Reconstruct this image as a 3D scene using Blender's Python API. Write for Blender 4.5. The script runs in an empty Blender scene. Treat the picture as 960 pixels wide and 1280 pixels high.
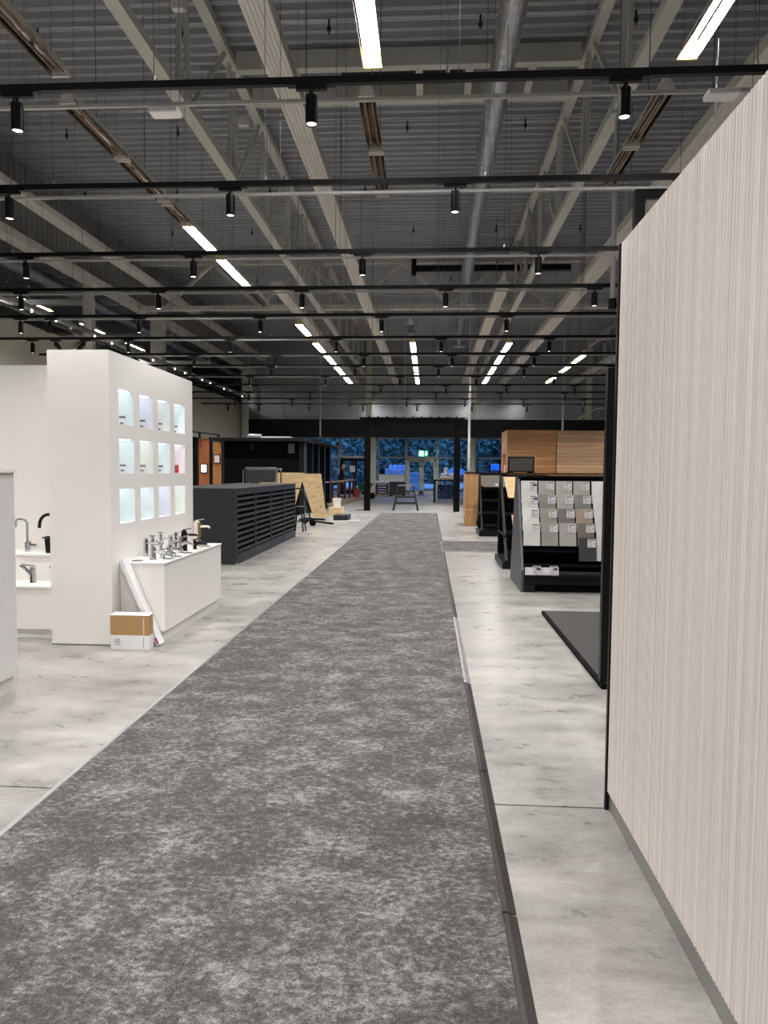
import bpy, bmesh, math, random
from mathutils import Vector, Matrix
random.seed(7)
R = math.radians
scene = bpy.context.scene
COL = scene.collection

# ------------------------------------------------------------------ camera
def set_camera():
    F, H = 890.0, 1.5
    yv = Vector((56/F, -50/F, 1)).normalized()
    xv = Vector((1, .0115, 0)); xv.z = -(xv.x*yv.x + xv.y*yv.y)/yv.z; xv.normalize()
    zv = xv.cross(yv)
    M = Matrix((xv, yv, zv))            # world = M @ (right, down, forward)
    right = M @ Vector((1, 0, 0)); up = M @ Vector((0, -1, 0)); back = M @ Vector((0, 0, -1))
    cd = bpy.data.cameras.new('camera'); cam = bpy.data.objects.new('camera', cd); COL.objects.link(cam)
    m = Matrix((right, up, back)).transposed().to_4x4(); m.translation = (0, 0, H)
    cam.matrix_world = m
    cd.sensor_fit = 'HORIZONTAL'; cd.sensor_width = 36; cd.lens = 36*F/960
    cd.clip_start = .05; cd.clip_end = 400
    scene.camera = cam
set_camera()
# ------------------------------------------------------------------ world: blue dusk sky
w = bpy.data.worlds.new('dusk'); scene.world = w; w.use_nodes = True
bg = w.node_tree.nodes['Background']; bg.inputs[0].default_value = (.10, .22, .55, 1); bg.inputs[1].default_value = 7.0
# ------------------------------------------------------------------ exposure
vs = scene.view_settings
vs.view_transform = 'Standard'; vs.look = 'None'; vs.gamma = 1; vs.use_curve_mapping = False
vs.exposure = 0.27
SPOT_W = 125.0          # watts of one track spotlight
TUBE_E = 64.0          # emission of a fluorescent tube

# ------------------------------------------------------------------ materials
def lin(c):
    return tuple(((v/255+.055)/1.055)**2.4 if v/255 > .04045 else v/255/12.92 for v in c) + (1,)
MATS = {}
def nodes(name):
    m = bpy.data.materials.new(name); m.use_nodes = True
    MATS[name] = m
    return m, m.node_tree, m.node_tree.nodes['Principled BSDF']
def mat(name, c, rough=.5, metal=0, var=0, scale=(8, 8, 8), bump=0, emit=None, spec=.5, detail=4):
    m, t, b = nodes(name)
    col = lin(c)
    b.inputs['Base Color'].default_value = col; b.inputs['Roughness'].default_value = rough
    b.inputs['Metallic'].default_value = metal; b.inputs['Specular IOR Level'].default_value = spec
    if var or bump:
        tc = t.nodes.new('ShaderNodeTexCoord'); mp = t.nodes.new('ShaderNodeMapping'); mp.inputs['Scale'].default_value = scale
        n = t.nodes.new('ShaderNodeTexNoise'); n.inputs['Scale'].default_value = 1; n.inputs['Detail'].default_value = detail
        t.links.new(tc.outputs['Object'], mp.inputs[0]); t.links.new(mp.outputs[0], n.inputs['Vector'])
        if var:
            r = t.nodes.new('ShaderNodeValToRGB'); r.color_ramp.elements[0].position = .3; r.color_ramp.elements[1].position = .7
            r.color_ramp.elements[0].color = tuple(max(0, v*(1-var)) for v in col[:3])+(1,)
            r.color_ramp.elements[1].color = tuple(min(1, v*(1+var)) for v in col[:3])+(1,)
            t.links.new(n.outputs['Fac'], r.inputs[0]); t.links.new(r.outputs[0], b.inputs['Base Color'])
        if bump:
            bp = t.nodes.new('ShaderNodeBump'); bp.inputs['Strength'].default_value = bump; bp.inputs['Distance'].default_value = .01
            t.links.new(n.outputs['Fac'], bp.inputs['Height']); t.links.new(bp.outputs[0], b.inputs['Normal'])
    if emit:
        b.inputs['Emission Color'].default_value = lin(c); b.inputs['Emission Strength'].default_value = emit
    return m
def wood(name, c1, c2, scale, rough=.45):
    m, t, b = nodes(name)
    tc = t.nodes.new('ShaderNodeTexCoord'); oi = t.nodes.new('ShaderNodeObjectInfo')
    ad = t.nodes.new('ShaderNodeVectorMath'); ad.operation = 'ADD'
    ml = t.nodes.new('ShaderNodeMath'); ml.operation = 'MULTIPLY'; ml.inputs[1].default_value = 37
    t.links.new(oi.outputs['Random'], ml.inputs[0]); t.links.new(tc.outputs['Object'], ad.inputs[0]); t.links.new(ml.outputs[0], ad.inputs[1])
    mp = t.nodes.new('ShaderNodeMapping'); mp.inputs['Scale'].default_value = scale
    n = t.nodes.new('ShaderNodeTexNoise'); n.inputs['Scale'].default_value = 1; n.inputs['Detail'].default_value = 6; n.inputs['Distortion'].default_value = .6
    r = t.nodes.new('ShaderNodeValToRGB'); r.color_ramp.elements[0].position = .32; r.color_ramp.elements[1].position = .68
    r.color_ramp.elements[0].color = lin(c1); r.color_ramp.elements[1].color = lin(c2)
    t.links.new(ad.outputs[0], mp.inputs[0]); t.links.new(mp.outputs[0], n.inputs['Vector']); t.links.new(n.outputs['Fac'], r.inputs[0])
    hs = t.nodes.new('ShaderNodeHueSaturation'); mr = t.nodes.new('ShaderNodeMapRange'); mr.inputs['To Min'].default_value = .82; mr.inputs['To Max'].default_value = 1.15
    t.links.new(oi.outputs['Random'], mr.inputs[0]); t.links.new(mr.outputs[0], hs.inputs['Value']); t.links.new(r.outputs[0], hs.inputs['Color'])
    t.links.new(hs.outputs[0], b.inputs['Base Color']); b.inputs['Roughness'].default_value = rough
    return m

def concrete():
    m, t, b = nodes('polished_concrete')
    L = t.links.new
    g = t.nodes.new('ShaderNodeNewGeometry')
    def noise(sc, det, rough=.55, dist=0):
        mp = t.nodes.new('ShaderNodeMapping'); mp.inputs['Scale'].default_value = sc
        n = t.nodes.new('ShaderNodeTexNoise'); n.inputs['Scale'].default_value = 1; n.inputs['Detail'].default_value = det
        n.inputs['Roughness'].default_value = rough; n.inputs['Distortion'].default_value = dist
        L(g.outputs['Position'], mp.inputs[0]); L(mp.outputs[0], n.inputs['Vector']); return n
    big = noise((.7, 1.5, 1), 7, .65, .35); mid = noise((2.6, 4.5, 1), 9, .7, .2); fine = noise((60, 60, 60), 3)
    a = t.nodes.new('ShaderNodeMix'); a.inputs['Factor'].default_value = .5
    L(big.outputs['Fac'], a.inputs['A']); L(mid.outputs['Fac'], a.inputs['B'])
    a2 = t.nodes.new('ShaderNodeMix'); a2.inputs['Factor'].default_value = .12
    L(a.outputs['Result'], a2.inputs['A']); L(fine.outputs['Fac'], a2.inputs['B'])
    r = t.nodes.new('ShaderNodeValToRGB'); e = r.color_ramp.elements
    e[0].position = .40; e[0].color = lin((120, 118, 114)); e[1].position = .60; e[1].color = lin((174, 172, 167))
    x = e.new(.47); x.color = lin((142, 140, 136)); x = e.new(.53); x.color = lin((156, 154, 150))
    L(a2.outputs['Result'], r.inputs[0]); L(r.outputs[0], b.inputs['Base Color'])
    # small dark scuffs
    sc = noise((9, 14, 1), 6, .7, .1); rr = t.nodes.new('ShaderNodeValToRGB'); rr.color_ramp.elements[0].position = .72; rr.color_ramp.elements[1].position = .9; rr.color_ramp.elements[1].color = (.08, .08, .08, 1)
    L(sc.outputs['Fac'], rr.inputs[0])
    mx = t.nodes.new('ShaderNodeMix'); mx.data_type = 'RGBA'; mx.inputs['B'].default_value = lin((112, 110, 107))
    L(rr.outputs[0], mx.inputs['Factor']); L(r.outputs[0], mx.inputs['A']); L(mx.outputs['Result'], b.inputs['Base Color'])
    q = t.nodes.new('ShaderNodeMapRange'); q.inputs['To Min'].default_value = .18; q.inputs['To Max'].default_value = .42
    L(mid.outputs['Fac'], q.inputs[0]); L(q.outputs[0], b.inputs['Roughness'])
    return m
def carpet_mat():
    m, t, b = nodes('mottled_carpet'); L = t.links.new
    tc = t.nodes.new('ShaderNodeTexCoord'); oi = t.nodes.new('ShaderNodeObjectInfo'); g = t.nodes.new('ShaderNodeNewGeometry')
    def noise(sc, det, rough, src, dist=0.):
        mp = t.nodes.new('ShaderNodeMapping'); mp.inputs['Scale'].default_value = (sc*.8, sc*1.1, sc)
        n = t.nodes.new('ShaderNodeTexNoise'); n.inputs['Scale'].default_value = 1; n.inputs['Detail'].default_value = det; n.inputs['Roughness'].default_value = rough
        n.inputs['Distortion'].default_value = dist
        L(src, mp.inputs[0]); L(mp.outputs[0], n.inputs['Vector']); return n
    ml = t.nodes.new('ShaderNodeMath'); ml.operation = 'MULTIPLY'; ml.inputs[1].default_value = .10
    L(oi.outputs['Random'], ml.inputs[0])
    ad = t.nodes.new('ShaderNodeVectorMath'); ad.operation = 'ADD'; L(g.outputs['Position'], ad.inputs[0]); L(ml.outputs[0], ad.inputs[1])
    n1 = noise(4.4, 9, .8, ad.outputs[0], .2); n2 = noise(42, 5, .7, ad.outputs[0], .2)
    a = t.nodes.new('ShaderNodeMix'); a.inputs['Factor'].default_value = .46
    L(n1.outputs['Fac'], a.inputs['A']); L(n2.outputs['Fac'], a.inputs['B'])
    r = t.nodes.new('ShaderNodeValToRGB'); e = r.color_ramp.elements
    e[0].position = .44; e[0].color = lin((76, 74, 73)); e[1].position = .59; e[1].color = lin((134, 134, 134))
    x = e.new(.49); x.color = lin((87, 85, 84)); x = e.new(.535); x.color = lin((108, 107, 107))
    L(a.outputs['Result'], r.inputs[0])
    fib = noise(200, 2, .5, g.outputs['Position'])
    mr = t.nodes.new('ShaderNodeMapRange'); mr.inputs['From Min'].default_value = .25; mr.inputs['From Max'].default_value = .75; mr.inputs['To Min'].default_value = .45; mr.inputs['To Max'].default_value = 1.45
    L(fib.outputs['Fac'], mr.inputs[0])
    hs = t.nodes.new('ShaderNodeHueSaturation'); L(mr.outputs[0], hs.inputs['Value']); L(r.outputs[0], hs.inputs['Color']); L(hs.outputs[0], b.inputs['Base Color'])
    b.inputs['Roughness'].default_value = .95; b.inputs['Specular IOR Level'].default_value = .1
    bp = t.nodes.new('ShaderNodeBump'); bp.inputs['Strength'].default_value = .5; bp.inputs['Distance'].default_value = .004
    L(fib.outputs['Fac'], bp.inputs['Height']); L(bp.outputs[0], b.inputs['Normal'])
    return m
def ribwall_mat():
    m, t, b = nodes('ribbed_beige'); L = t.links.new
    g = t.nodes.new('ShaderNodeNewGeometry')
    mp = t.nodes.new('ShaderNodeMapping'); mp.inputs['Scale'].default_value = (0, 34, .04)
    n = t.nodes.new('ShaderNodeTexNoise'); n.inputs['Scale'].default_value = 1; n.inputs['Detail'].default_value = 5; n.inputs['Roughness'].default_value = .7
    L(g.outputs['Position'], mp.inputs[0]); L(mp.outputs[0], n.inputs['Vector'])
    r = t.nodes.new('ShaderNodeValToRGB'); e = r.color_ramp.elements
    e[0].position = .3; e[0].color = lin((208, 199, 192)); e[1].position = .60; e[1].color = lin((241, 234, 228))
    L(n.outputs['Fac'], r.inputs[0]); L(r.outputs[0], b.inputs['Base Color']); b.inputs['Roughness'].default_value = .6
    return m
def glass_mat():
    m = bpy.data.materials.new('window_glass'); m.use_nodes = True; t = m.node_tree; t.nodes.clear()
    o = t.nodes.new('ShaderNodeOutputMaterial'); tr = t.nodes.new('ShaderNodeBsdfTransparent'); gl = t.nodes.new('ShaderNodeBsdfGlossy'); mx = t.nodes.new('ShaderNodeMixShader')
    fr = t.nodes.new('ShaderNodeFresnel'); fr.inputs[0].default_value = 1.45
    tr.inputs[0].default_value = (.86, .93, .95, 1); gl.inputs['Roughness'].default_value = .02
    t.links.new(fr.outputs[0], mx.inputs[0]); t.links.new(tr.outputs[0], mx.inputs[1]); t.links.new(gl.outputs[0], mx.inputs[2]); t.links.new(mx.outputs[0], o.inputs[0])
    MATS['glass'] = m; return m

concrete(); carpet_mat(); ribwall_mat(); glass_mat()
mat('joint_filler', (95, 92, 88), .9, var=.2)
mat('deck', (178, 181, 186), .40, .25, var=.10, scale=(.3, 3, 3))
mat('steel_grey', (208, 206, 198), .55, 0, var=.06, scale=(3, 3, 3))
mat('tray', (222, 217, 210), .5, 0, var=.06, scale=(20, .5, 3))
mat('rail_grey', (172, 170, 165), .6, var=.05)
mat('stand_side', (84, 86, 90), .5, .3, var=.08, scale=(1, 1, 6))
mat('galv', (190, 193, 198), .34, .8, var=.12, scale=(5, 5, 5))
mat('black_metal', (9, 9, 11), .45, 0, var=.1, spec=.3)
mat('black_matte', (5, 5, 6), .8, var=.15, spec=.15)
mat('wire', (105, 107, 110), .5, .2, var=.05)
mat('white_pipe', (196, 200, 200), .4, var=.04)
mat('white_laminate', (241, 238, 234), .5, var=.015, scale=(2, 2, 2))
mat('white_top', (246, 244, 240), .3, var=.01)
mat('grey_laminate', (218, 217, 216), .45, var=.02)
mat('charcoal', (46, 46, 49), .5, var=.06, spec=.3)
mat('charcoal_dark', (22, 22, 24), .6, var=.08, spec=.25)
mat('chrome', (205, 207, 210), .08, 1, var=.02)
mat('mirror', (176, 160, 150), .05, 1, var=.25, scale=(30, 3, 3))
mat('brass', (222, 200, 150), .18, .85, var=.05)
mat('ivory_metal', (240, 232, 214), .3, .1, var=.02)
mat('kraft', (176, 138, 92), .8, var=.06, scale=(20, 20, 20))
mat('carton_white', (236, 234, 236), .6, var=.02)
mat('ink', (110, 108, 112), .7, var=.05)
mat('ink_dark', (60, 62, 70), .7, var=.05)
mat('ink_blue', (44, 66, 116), .6, var=.05)
mat('ink_orange', (222, 140, 80), .6, var=.05)
mat('ink_red', (196, 60, 60), .6, var=.05)
mat('alu', (188, 190, 192), .3, .7, var=.06)
mat('rubber_strip', (48, 46, 45), .45, 0, var=.25, scale=(10, 5, 5))
mat('skirting', (150, 149, 145), .4, .3, var=.05)
mat('dark_mat', (62, 60, 60), .95, var=.3, scale=(150, 150, 150), bump=.3)
mat('tube_on', (250, 252, 255), .4, emit=TUBE_E, var=.001)
mat('tube_off', (150, 140, 128), .15, .6, var=.2)
mat('end_yellow', (226, 206, 130), .5, var=.05)
mat('lens', (255, 246, 232), .3, emit=5, var=.001)
mat('niche_fill_glow', (240, 248, 255), .3, emit=1.3, var=.001)
mat('small_lamp', (255, 250, 240), .3, emit=4, var=.001)
mat('beige_wall', (186, 182, 167), .8, var=.03, scale=(.5, .5, .5))
mat('grey_wall', (128, 128, 126), .8, var=.04, scale=(.5, .5, .5))
mat('bulkhead', (140, 139, 138), .6, var=.05)
mat('sandwich', (186, 189, 192), .22, .35, var=.04, scale=(.5, 1, .5))
mat('cream', (214, 212, 192), .5, var=.02)
mat('frame_grey', (170, 178, 180), .4, .3, var=.03)
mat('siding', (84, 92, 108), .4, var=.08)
mat('plywood_edge', (190, 160, 116), .7, var=.1)
wood('plywood', (196, 168, 124), (218, 192, 150), (3, 3, 12), .6)
wood('oak_board', (196, 146, 102), (224, 180, 134), (1.2, 30, 26), .35)
wood('oak_spotlit', (218, 178, 136), (240, 208, 170), (1.2, 30, 26), .35)  # paler oak: a spotlight's brightness is put into the colour
wood('oak_upright', (180, 134, 92), (208, 164, 120), (26, 26, 1.2), .45)
wood('door_red', (140, 78, 46), (176, 104, 62), (24, 24, 1.6), .5)
wood('door_gold', (168, 112, 58), (196, 140, 78), (24, 24, 1.6), .5)
wood('brown_post', (70, 44, 32), (92, 60, 44), (20, 20, 2), .5)
wood('pine', (214, 176, 118), (236, 204, 150), (14, 14, 1.6), .5)
mat('deck_boards', (150, 132, 110), .7, var=.15, scale=(2, 14, 2))
mat('screen_white', (240, 240, 250), .3, emit=1.6, var=.001)
mat('screen_pink', (190, 170, 170), .3, emit=.4, var=.001)
mat('screen_dark', (100, 97, 94), .25, var=.03)
mat('sign_green', (0, 150, 110), .4, emit=1.3, var=.001)
mat('sign_white', (235, 255, 246), .4, emit=2.2, var=.001)
mat('bag_purple', (58, 36, 88), .6, var=.2)
mat('bag_white', (228, 226, 228), .6, var=.04)
mat('pack_blue', (44, 72, 128), .5, var=.2, scale=(6, 6, 6))
mat('pack_dark', (48, 54, 52), .6, var=.1)
mat('pallet_wood', (188, 156, 108), .8, var=.15)
mat('leaf', (86, 112, 104), .8, var=.3, scale=(1, 1, 1))
mat('bark', (70, 58, 48), .9, var=.2)
mat('asphalt', (96, 98, 102), .9, var=.1)
mat('blue_plastic', (90, 160, 250), .4, var=.1)
mat('pale_blue', (150, 180, 225), .5, var=.1)
mat('skin', (205, 160, 138), .6, var=.04)
mat('cloth_black', (20, 20, 24), .9, var=.1)
mat('cloth_trouser', (34, 34, 42), .9, var=.1)
mat('green_plastic', (30, 96, 60), .5, var=.1)
mat('red_plastic', (168, 44, 34), .5, var=.1)
mat('basket_mesh', (30, 31, 34), .5, var=.2)
mat('clear_foil', (200, 205, 208), .2, .2, var=.05)
NT = [mat('niche_mint', (242, 247, 247), .5, var=.01), mat('niche_lilac', (242, 242, 248), .5, var=.01), mat('niche_grey', (238, 241, 238), .5, var=.01),
      mat('niche_aqua', (243, 248, 248), .5, var=.01), mat('niche_yellow', (246, 246, 239), .5, var=.01), mat('niche_pink', (249, 241, 241), .5, var=.01), mat('niche_ivory', (244, 245, 239), .5, var=.01)]
TILEC = {}
def tile_mat(c):
    k = 'tile_%d_%d_%d' % c
    if k not in MATS: mat(k, c, .35, var=.06, scale=(9, 9, 9))
    return k

# ------------------------------------------------------------------ mesh builder
class MB:
    def __init__(s): s.v = []; s.f = []; s.mi = []; s.m = 0
    def add(s, vs, fs):
        o = len(s.v); s.v += [Vector(v) for v in vs]
        for f in fs: s.f.append([i+o for i in f]); s.mi.append(s.m)
        return s
    def box(s, x0, x1, y0, y1, z0, z1):
        return s.add([(x0,y0,z0),(x1,y0,z0),(x1,y1,z0),(x0,y1,z0),(x0,y0,z1),(x1,y0,z1),(x1,y1,z1),(x0,y1,z1)],
                     [(3,2,1,0),(4,5,6,7),(0,1,5,4),(1,2,6,5),(2,3,7,6),(3,0,4,7)])
    def hexa(s, a, b):          # bottom quad a (ccw from above), top quad b
        return s.add(list(a)+list(b), [(3,2,1,0),(4,5,6,7),(0,1,5,4),(1,2,6,5),(2,3,7,6),(3,0,4,7)])
    def bar(s, p, q, wx, wy, up=(0,0,1)):
        p, q = Vector(p), Vector(q); d = (q-p).normalized(); up = Vector(up)
        if abs(d.dot(up)) > .98: up = Vector((0,1,0))
        a = d.cross(up).normalized()*wx/2; b = a.cross(d).normalized()*wy/2
        vs = [p-a-b, p+a-b, p+a+b, p-a+b, q-a-b, q+a-b, q+a+b, q-a+b]
        return s.add(vs, [(0,1,2,3),(7,6,5,4),(4,5,1,0),(5,6,2,1),(6,7,3,2),(7,4,0,3)])
    def tube(s, pts, r, n=10, cap=True):
        pts = [Vector(p) for p in pts]; rr = r if isinstance(r, (list, tuple)) else [r]*len(pts)
        o = len(s.v); ref = None
        for i, p in enumerate(pts):
            d = (pts[min(i+1, len(pts)-1)] - pts[max(i-1, 0)]).normalized()
            if ref is None: ref = d.orthogonal().normalized()
            ref = (ref - d*ref.dot(d)).normalized(); b = d.cross(ref)
            for k in range(n):
                a = 2*math.pi*k/n; s.v.append(p + (ref*math.cos(a) + b*math.sin(a))*rr[i])
        for i in range(len(pts)-1):
            for k in range(n):
                s.f.append([o+i*n+k, o+i*n+(k+1)%n, o+(i+1)*n+(k+1)%n, o+(i+1)*n+k]); s.mi.append(s.m)
        if cap:
            s.f.append([o+k for k in range(n)][::-1]); s.mi.append(s.m)
            s.f.append([o+(len(pts)-1)*n+k for k in range(n)]); s.mi.append(s.m)
        return s
    def cyl(s, p, q, r, n=14): return s.tube([p, q], r, n)
    def lathe(s, prof, cx, cy, n=16):
        o = len(s.v)
        for r, z in prof:
            for k in range(n):
                a = 2*math.pi*k/n; s.v.append(Vector((cx+r*math.cos(a), cy+r*math.sin(a), z)))
        for i in range(len(prof)-1):
            for k in range(n):
                s.f.append([o+i*n+k, o+i*n+(k+1)%n, o+(i+1)*n+(k+1)%n, o+(i+1)*n+k]); s.mi.append(s.m)
        s.f.append([o+k for k in range(n)][::-1]); s.mi.append(s.m)
        s.f.append([o+(len(prof)-1)*n+k for k in range(n)]); s.mi.append(s.m)
        return s
    def mesh(s, name, mats, smooth=False, off=Vector((0,0,0))):
        me = bpy.data.meshes.new(name); me.from_pydata([v-off for v in s.v], [], s.f); me.update()
        for k in (mats if isinstance(mats, (list, tuple)) else [mats]): me.materials.append(MATS[k] if isinstance(k, str) else k)
        for p, i in zip(me.polygons, s.mi): p.material_index = i
        if smooth:
            for p in me.polygons: p.use_smooth = True
            try: me.set_sharp_from_angle(angle=R(40))
            except Exception: pass
        return me
    def build(s, name, mats, parent=None, smooth=False, bev=0, local=False):
        if parent is not None: off = Vector((0,0,0)) if local else wloc(parent)
        else:
            lo = [min(v[i] for v in s.v) for i in range(3)]; hi = [max(v[i] for v in s.v) for i in range(3)]
            off = Vector(((lo[0]+hi[0])/2, (lo[1]+hi[1])/2, lo[2]))
        o = bpy.data.objects.new(name, s.mesh(name, mats, smooth, off)); COL.objects.link(o)
        if parent is not None: o.parent = parent
        else: o.location = off
        if bev:
            bm = o.modifiers.new('bevel', 'BEVEL'); bm.width = bev; bm.segments = 2; bm.limit_method = 'ANGLE'
        return o
def wloc(o):
    p = Vector(o.location)
    while o.parent: o = o.parent; p = p + Vector(o.location)
    return p
LABELS = {}
def tag(o, label=None, cat=None, group=None, kind=None):
    if label:
        o['label'] = label; LABELS.setdefault(label, []).append(o)
    if cat: o['category'] = cat
    if group: o['group'] = group
    if kind: o['kind'] = kind
    return o
def thing(name, loc, label, cat, group=None, rz=0):
    o = bpy.data.objects.new(name, None); COL.objects.link(o); o.location = loc; o.rotation_euler.z = rz; o.empty_display_size = .1
    return tag(o, label, cat, group)
def struct(o, label=None): o['kind'] = 'structure'; (label and o.__setitem__('label', label)); return o
def copy_tree(o, parent=None):
    c = o.copy(); COL.objects.link(c)
    if parent is not None: c.parent = parent
    for ch in [x for x in bpy.data.objects if x.parent == o and x is not c]: copy_tree(ch, c)
    return c
ORD = ['first','second','third','fourth','fifth','sixth','seventh','eighth','ninth','tenth','eleventh','twelfth','thirteenth','fourteenth','fifteenth','sixteenth']

# ================================================================== STRUCTURE
# floor slabs with recessed joints
fl = struct(MB().box(-26, 14, -16, 46.2, -.2, -.03).build('floor', 'joint_filler'), 'polished grey concrete floor of the hall')
ys = [-16, -8, -2.4, 3.17, 8.8, 14.4, 20.0, 25.6, 31.2, 36.8, 42.4, 46.2]; xs = [-26, -14, -7, -.7, 5.5, 14]
for i in range(len(ys)-1):
    for j in range(len(xs)-1):
        MB().box(xs[j]+.005, xs[j+1]-.005, ys[i]+.006, ys[i+1]-.006, -.04, 0).build('floor_slab', 'polished_concrete', fl)
# corrugated roof deck, ribs running across the hall
def deck():
    m = MB(); x0, x1 = -26, 14; p = .26; y = 3.0; prof = []
    while y < 47:
        prof += [(y, 8.62), (y+.10, 8.62), (y+.125, 8.53), (y+.155, 8.53), (y+.165, 8.545), (y+.175, 8.53), (y+.205, 8.53), (y+.23, 8.62)]; y += p
    vs = []
    for yy, z in prof: vs += [(x0, yy, z), (x1, yy, z)]
    fs = [(2*i, 2*i+2, 2*i+3, 2*i+1) for i in range(len(prof)-1)]
    m.add(vs, fs); o = m.build('ceiling', 'deck'); struct(o, 'dark grey corrugated steel roof deck')
    MB().box(x0, x1, -16, 47.5, 8.7, 8.8).build('roof_sheet', 'deck', o)
    MB().box(x0, x1, -16, 3.0, 8.53, 8.6).build('deck_sheet', 'deck', o)
deck()
# outer walls
struct(MB().box(-26.2, -26, -16, 46.5, 0, 8.8).build('wall_far_left', 'grey_wall'))
struct(MB().box(-26, -9.75, 46.0, 46.4, 0, 3.75).build('wall_back_left', 'grey_wall'))
struct(MB().box(14, 14.2, -16, 46.5, 0, 8.8).build('wall_right', 'grey_wall'))
struct(MB().box(-26, 14, -16.2, -16, 0, 8.8).build('wall_front', 'grey_wall'))
# left mezzanine wall and the upper bulkhead above the opening
struct(MB().box(-9.95, -9.75, 6, 46, 0, 5.0).build('wall_left', 'beige_wall'), 'beige mezzanine wall along the left side')
def bulkhead():
    m = MB(); y = 3.0; X = -9.5; prof = []
    while y < 46:
        prof += [(y, X), (y+.10, X), (y+.13, X-.04), (y+.20, X-.04), (y+.23, X)]; y += .23
    vs = []
    for yy, x in prof: vs += [(x, yy, 6.75), (x, yy, 8.55)]
    m.add(vs, [(2*i, 2*i+2, 2*i+3, 2*i+1) for i in range(len(prof)-1)])
    o = struct(m.build('wall_left_upper', 'bulkhead'), 'grey ribbed upper bulkhead along the left of the roof')
    MB().box(-9.75, -9.56, 3, 46, 6.75, 8.5).build('backing', 'bulkhead', o)
    MB().box(-9.6, -9.25, 3, 46, 6.62, 6.82).build('bottom_beam', 'steel_grey', o)
bulkhead()
# rear wall: shiny sandwich panels above, glazing below
rw = struct(MB().box(-9.75, 14, 37.76, 37.95, 4.25, 8.7).build('wall_back', 'grey_wall'), 'pale shiny metal panel wall above the dark fascia')
for i in range(12):
    x = -9.7 + i*1.975
    MB().box(x, x+1.95, 37.70, 37.76, 4.27, 8.5).build('wall_panel', 'sandwich', rw)
struct(MB().box(-9.75, 14, 37.95, 46.2, 3.78, 3.95).build('ceiling_lobby', 'cream'))
struct(MB().box(-26, 14, 46.2, 46.4, 3.75, 8.7).build('wall_back_upper', 'grey_wall'))
for x in (-3.62, 2.72, 8.9):
    struct(MB().box(x-.22, x+.22, 45.7, 46.15, 0, 3.78).build('wall_column', 'cream'), None)
for x in (-3.2, 2.3, 8.2):
    struct(MB().box(x-.14, x+.14, 37.5, 37.7, 4.29, 8.5).build('wall_column', 'cream'), None)
# dark fascia in front of the rear wall
fa = struct(MB().box(-9.75, 14, 37.5, 37.7, 3.32, 4.25).build('trim_1', 'charcoal_dark'), 'dark fascia band over the entrance glazing')
MB().box(-9.75, 14, 37.45, 37.55, 3.29, 3.33).build('lower_lip', 'black_metal', fa)
MB().box(-9.75, 14, 37.45, 37.55, 4.24, 4.28).build('upper_lip', 'frame_grey', fa)

# glazing
def window(n, x0, x1, z0=0.0, low=None):
    root = MB()
    root.box(x0, x0+.09, 46, 46.12, z0, 3.7).box(x1-.09, x1, 46, 46.12, z0, 3.7)
    root.box(x0, x1, 46, 46.12, 3.6, 3.72).box(x0, x1, 46, 46.12, 2.36, 2.46).box(x0, x1, 46, 46.12, z0, z0+.1)
    o = struct(root.build('window_%d' % n, 'frame_grey'))
    MB().box(x0+.09, x1-.09, 46.05, 46.07, 2.46, 3.6).build('pane', 'glass', o)
    MB().box(x0+.09, x1-.09, 46.05, 46.07, z0+.1, 2.36).build('pane', 'glass', o)
    if low: MB().box(x0+.09, x1-.09, 46.02, 46.1, .08, low).build('lower_panel', 'white_laminate', o)
window(1, -3.3, -1.47, low=1.32)
window(2, .55, 2.5); window(3, 2.95, 4.9); window(4, 4.9, 6.85); window(5, 6.85, 8.7); window(9, 9.1, 12)
window(6, -9.7, -7.7); window(7, -7.7, -5.75)
def upper_window(n, x0, x1):
    o = struct(MB().box(x0, x0+.09, 46, 46.12, 2.4, 3.7).box(x1-.09, x1, 46, 46.12, 2.4, 3.7).box(x0, x1, 46, 46.12, 3.6, 3.72).box(x0, x1, 45.95, 46.12, 2.36, 2.5).build('window_%d' % n, 'frame_grey'))
    MB().box(x0+.09, x1-.09, 46.05, 46.07, 2.5, 3.6).build('pane', 'glass', o)
upper_window(8, -5.75, -3.85); upper_window(10, -1.47, .55)
def door(n, x0, x1, m, lab):
    o = struct(MB().box(x0, x0+.1, 45.98, 46.12, 0, 2.36).box(x1-.1, x1, 45.98, 46.12, 0, 2.36).box(x0, x1, 45.98, 46.12, 2.3, 2.36).build('door_%d' % n, m), lab)
    mid = (x0+x1)/2
    for a, b, hx in ((x0+.1, mid-.01, mid-.12), (mid+.01, x1-.1, mid+.12)):
        leaf = MB().box(a, a+.14, 46, 46.08, .02, 2.3).box(b-.14, b, 46, 46.08, .02, 2.3).box(a, b, 46, 46.08, 2.14, 2.3).box(a, b, 46, 46.08, .02, .28).build('door_leaf', m, o)
        MB().box(a+.14, b-.14, 46.03, 46.05, .28, 2.14).build('pane', 'glass', leaf)
        MB().tube([(hx, 45.95, .9), (hx, 45.95, 1.25)], .016, 8).build('handle', 'alu', leaf)
door(1, -1.47, .55, 'cream', 'double glass exit doors in pale frames')
door(2, -5.75, -3.85, 'black_metal', 'dark framed sliding entrance doors')

# columns of the left row
for y, hw in ((19.4, .12), (24.2, .2), (36.2, .14)):
    struct(MB().box(-9.6, -9.6+2*hw, y, y+2*hw, 0, 6.7).build('wall_column', 'steel_grey'))

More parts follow.
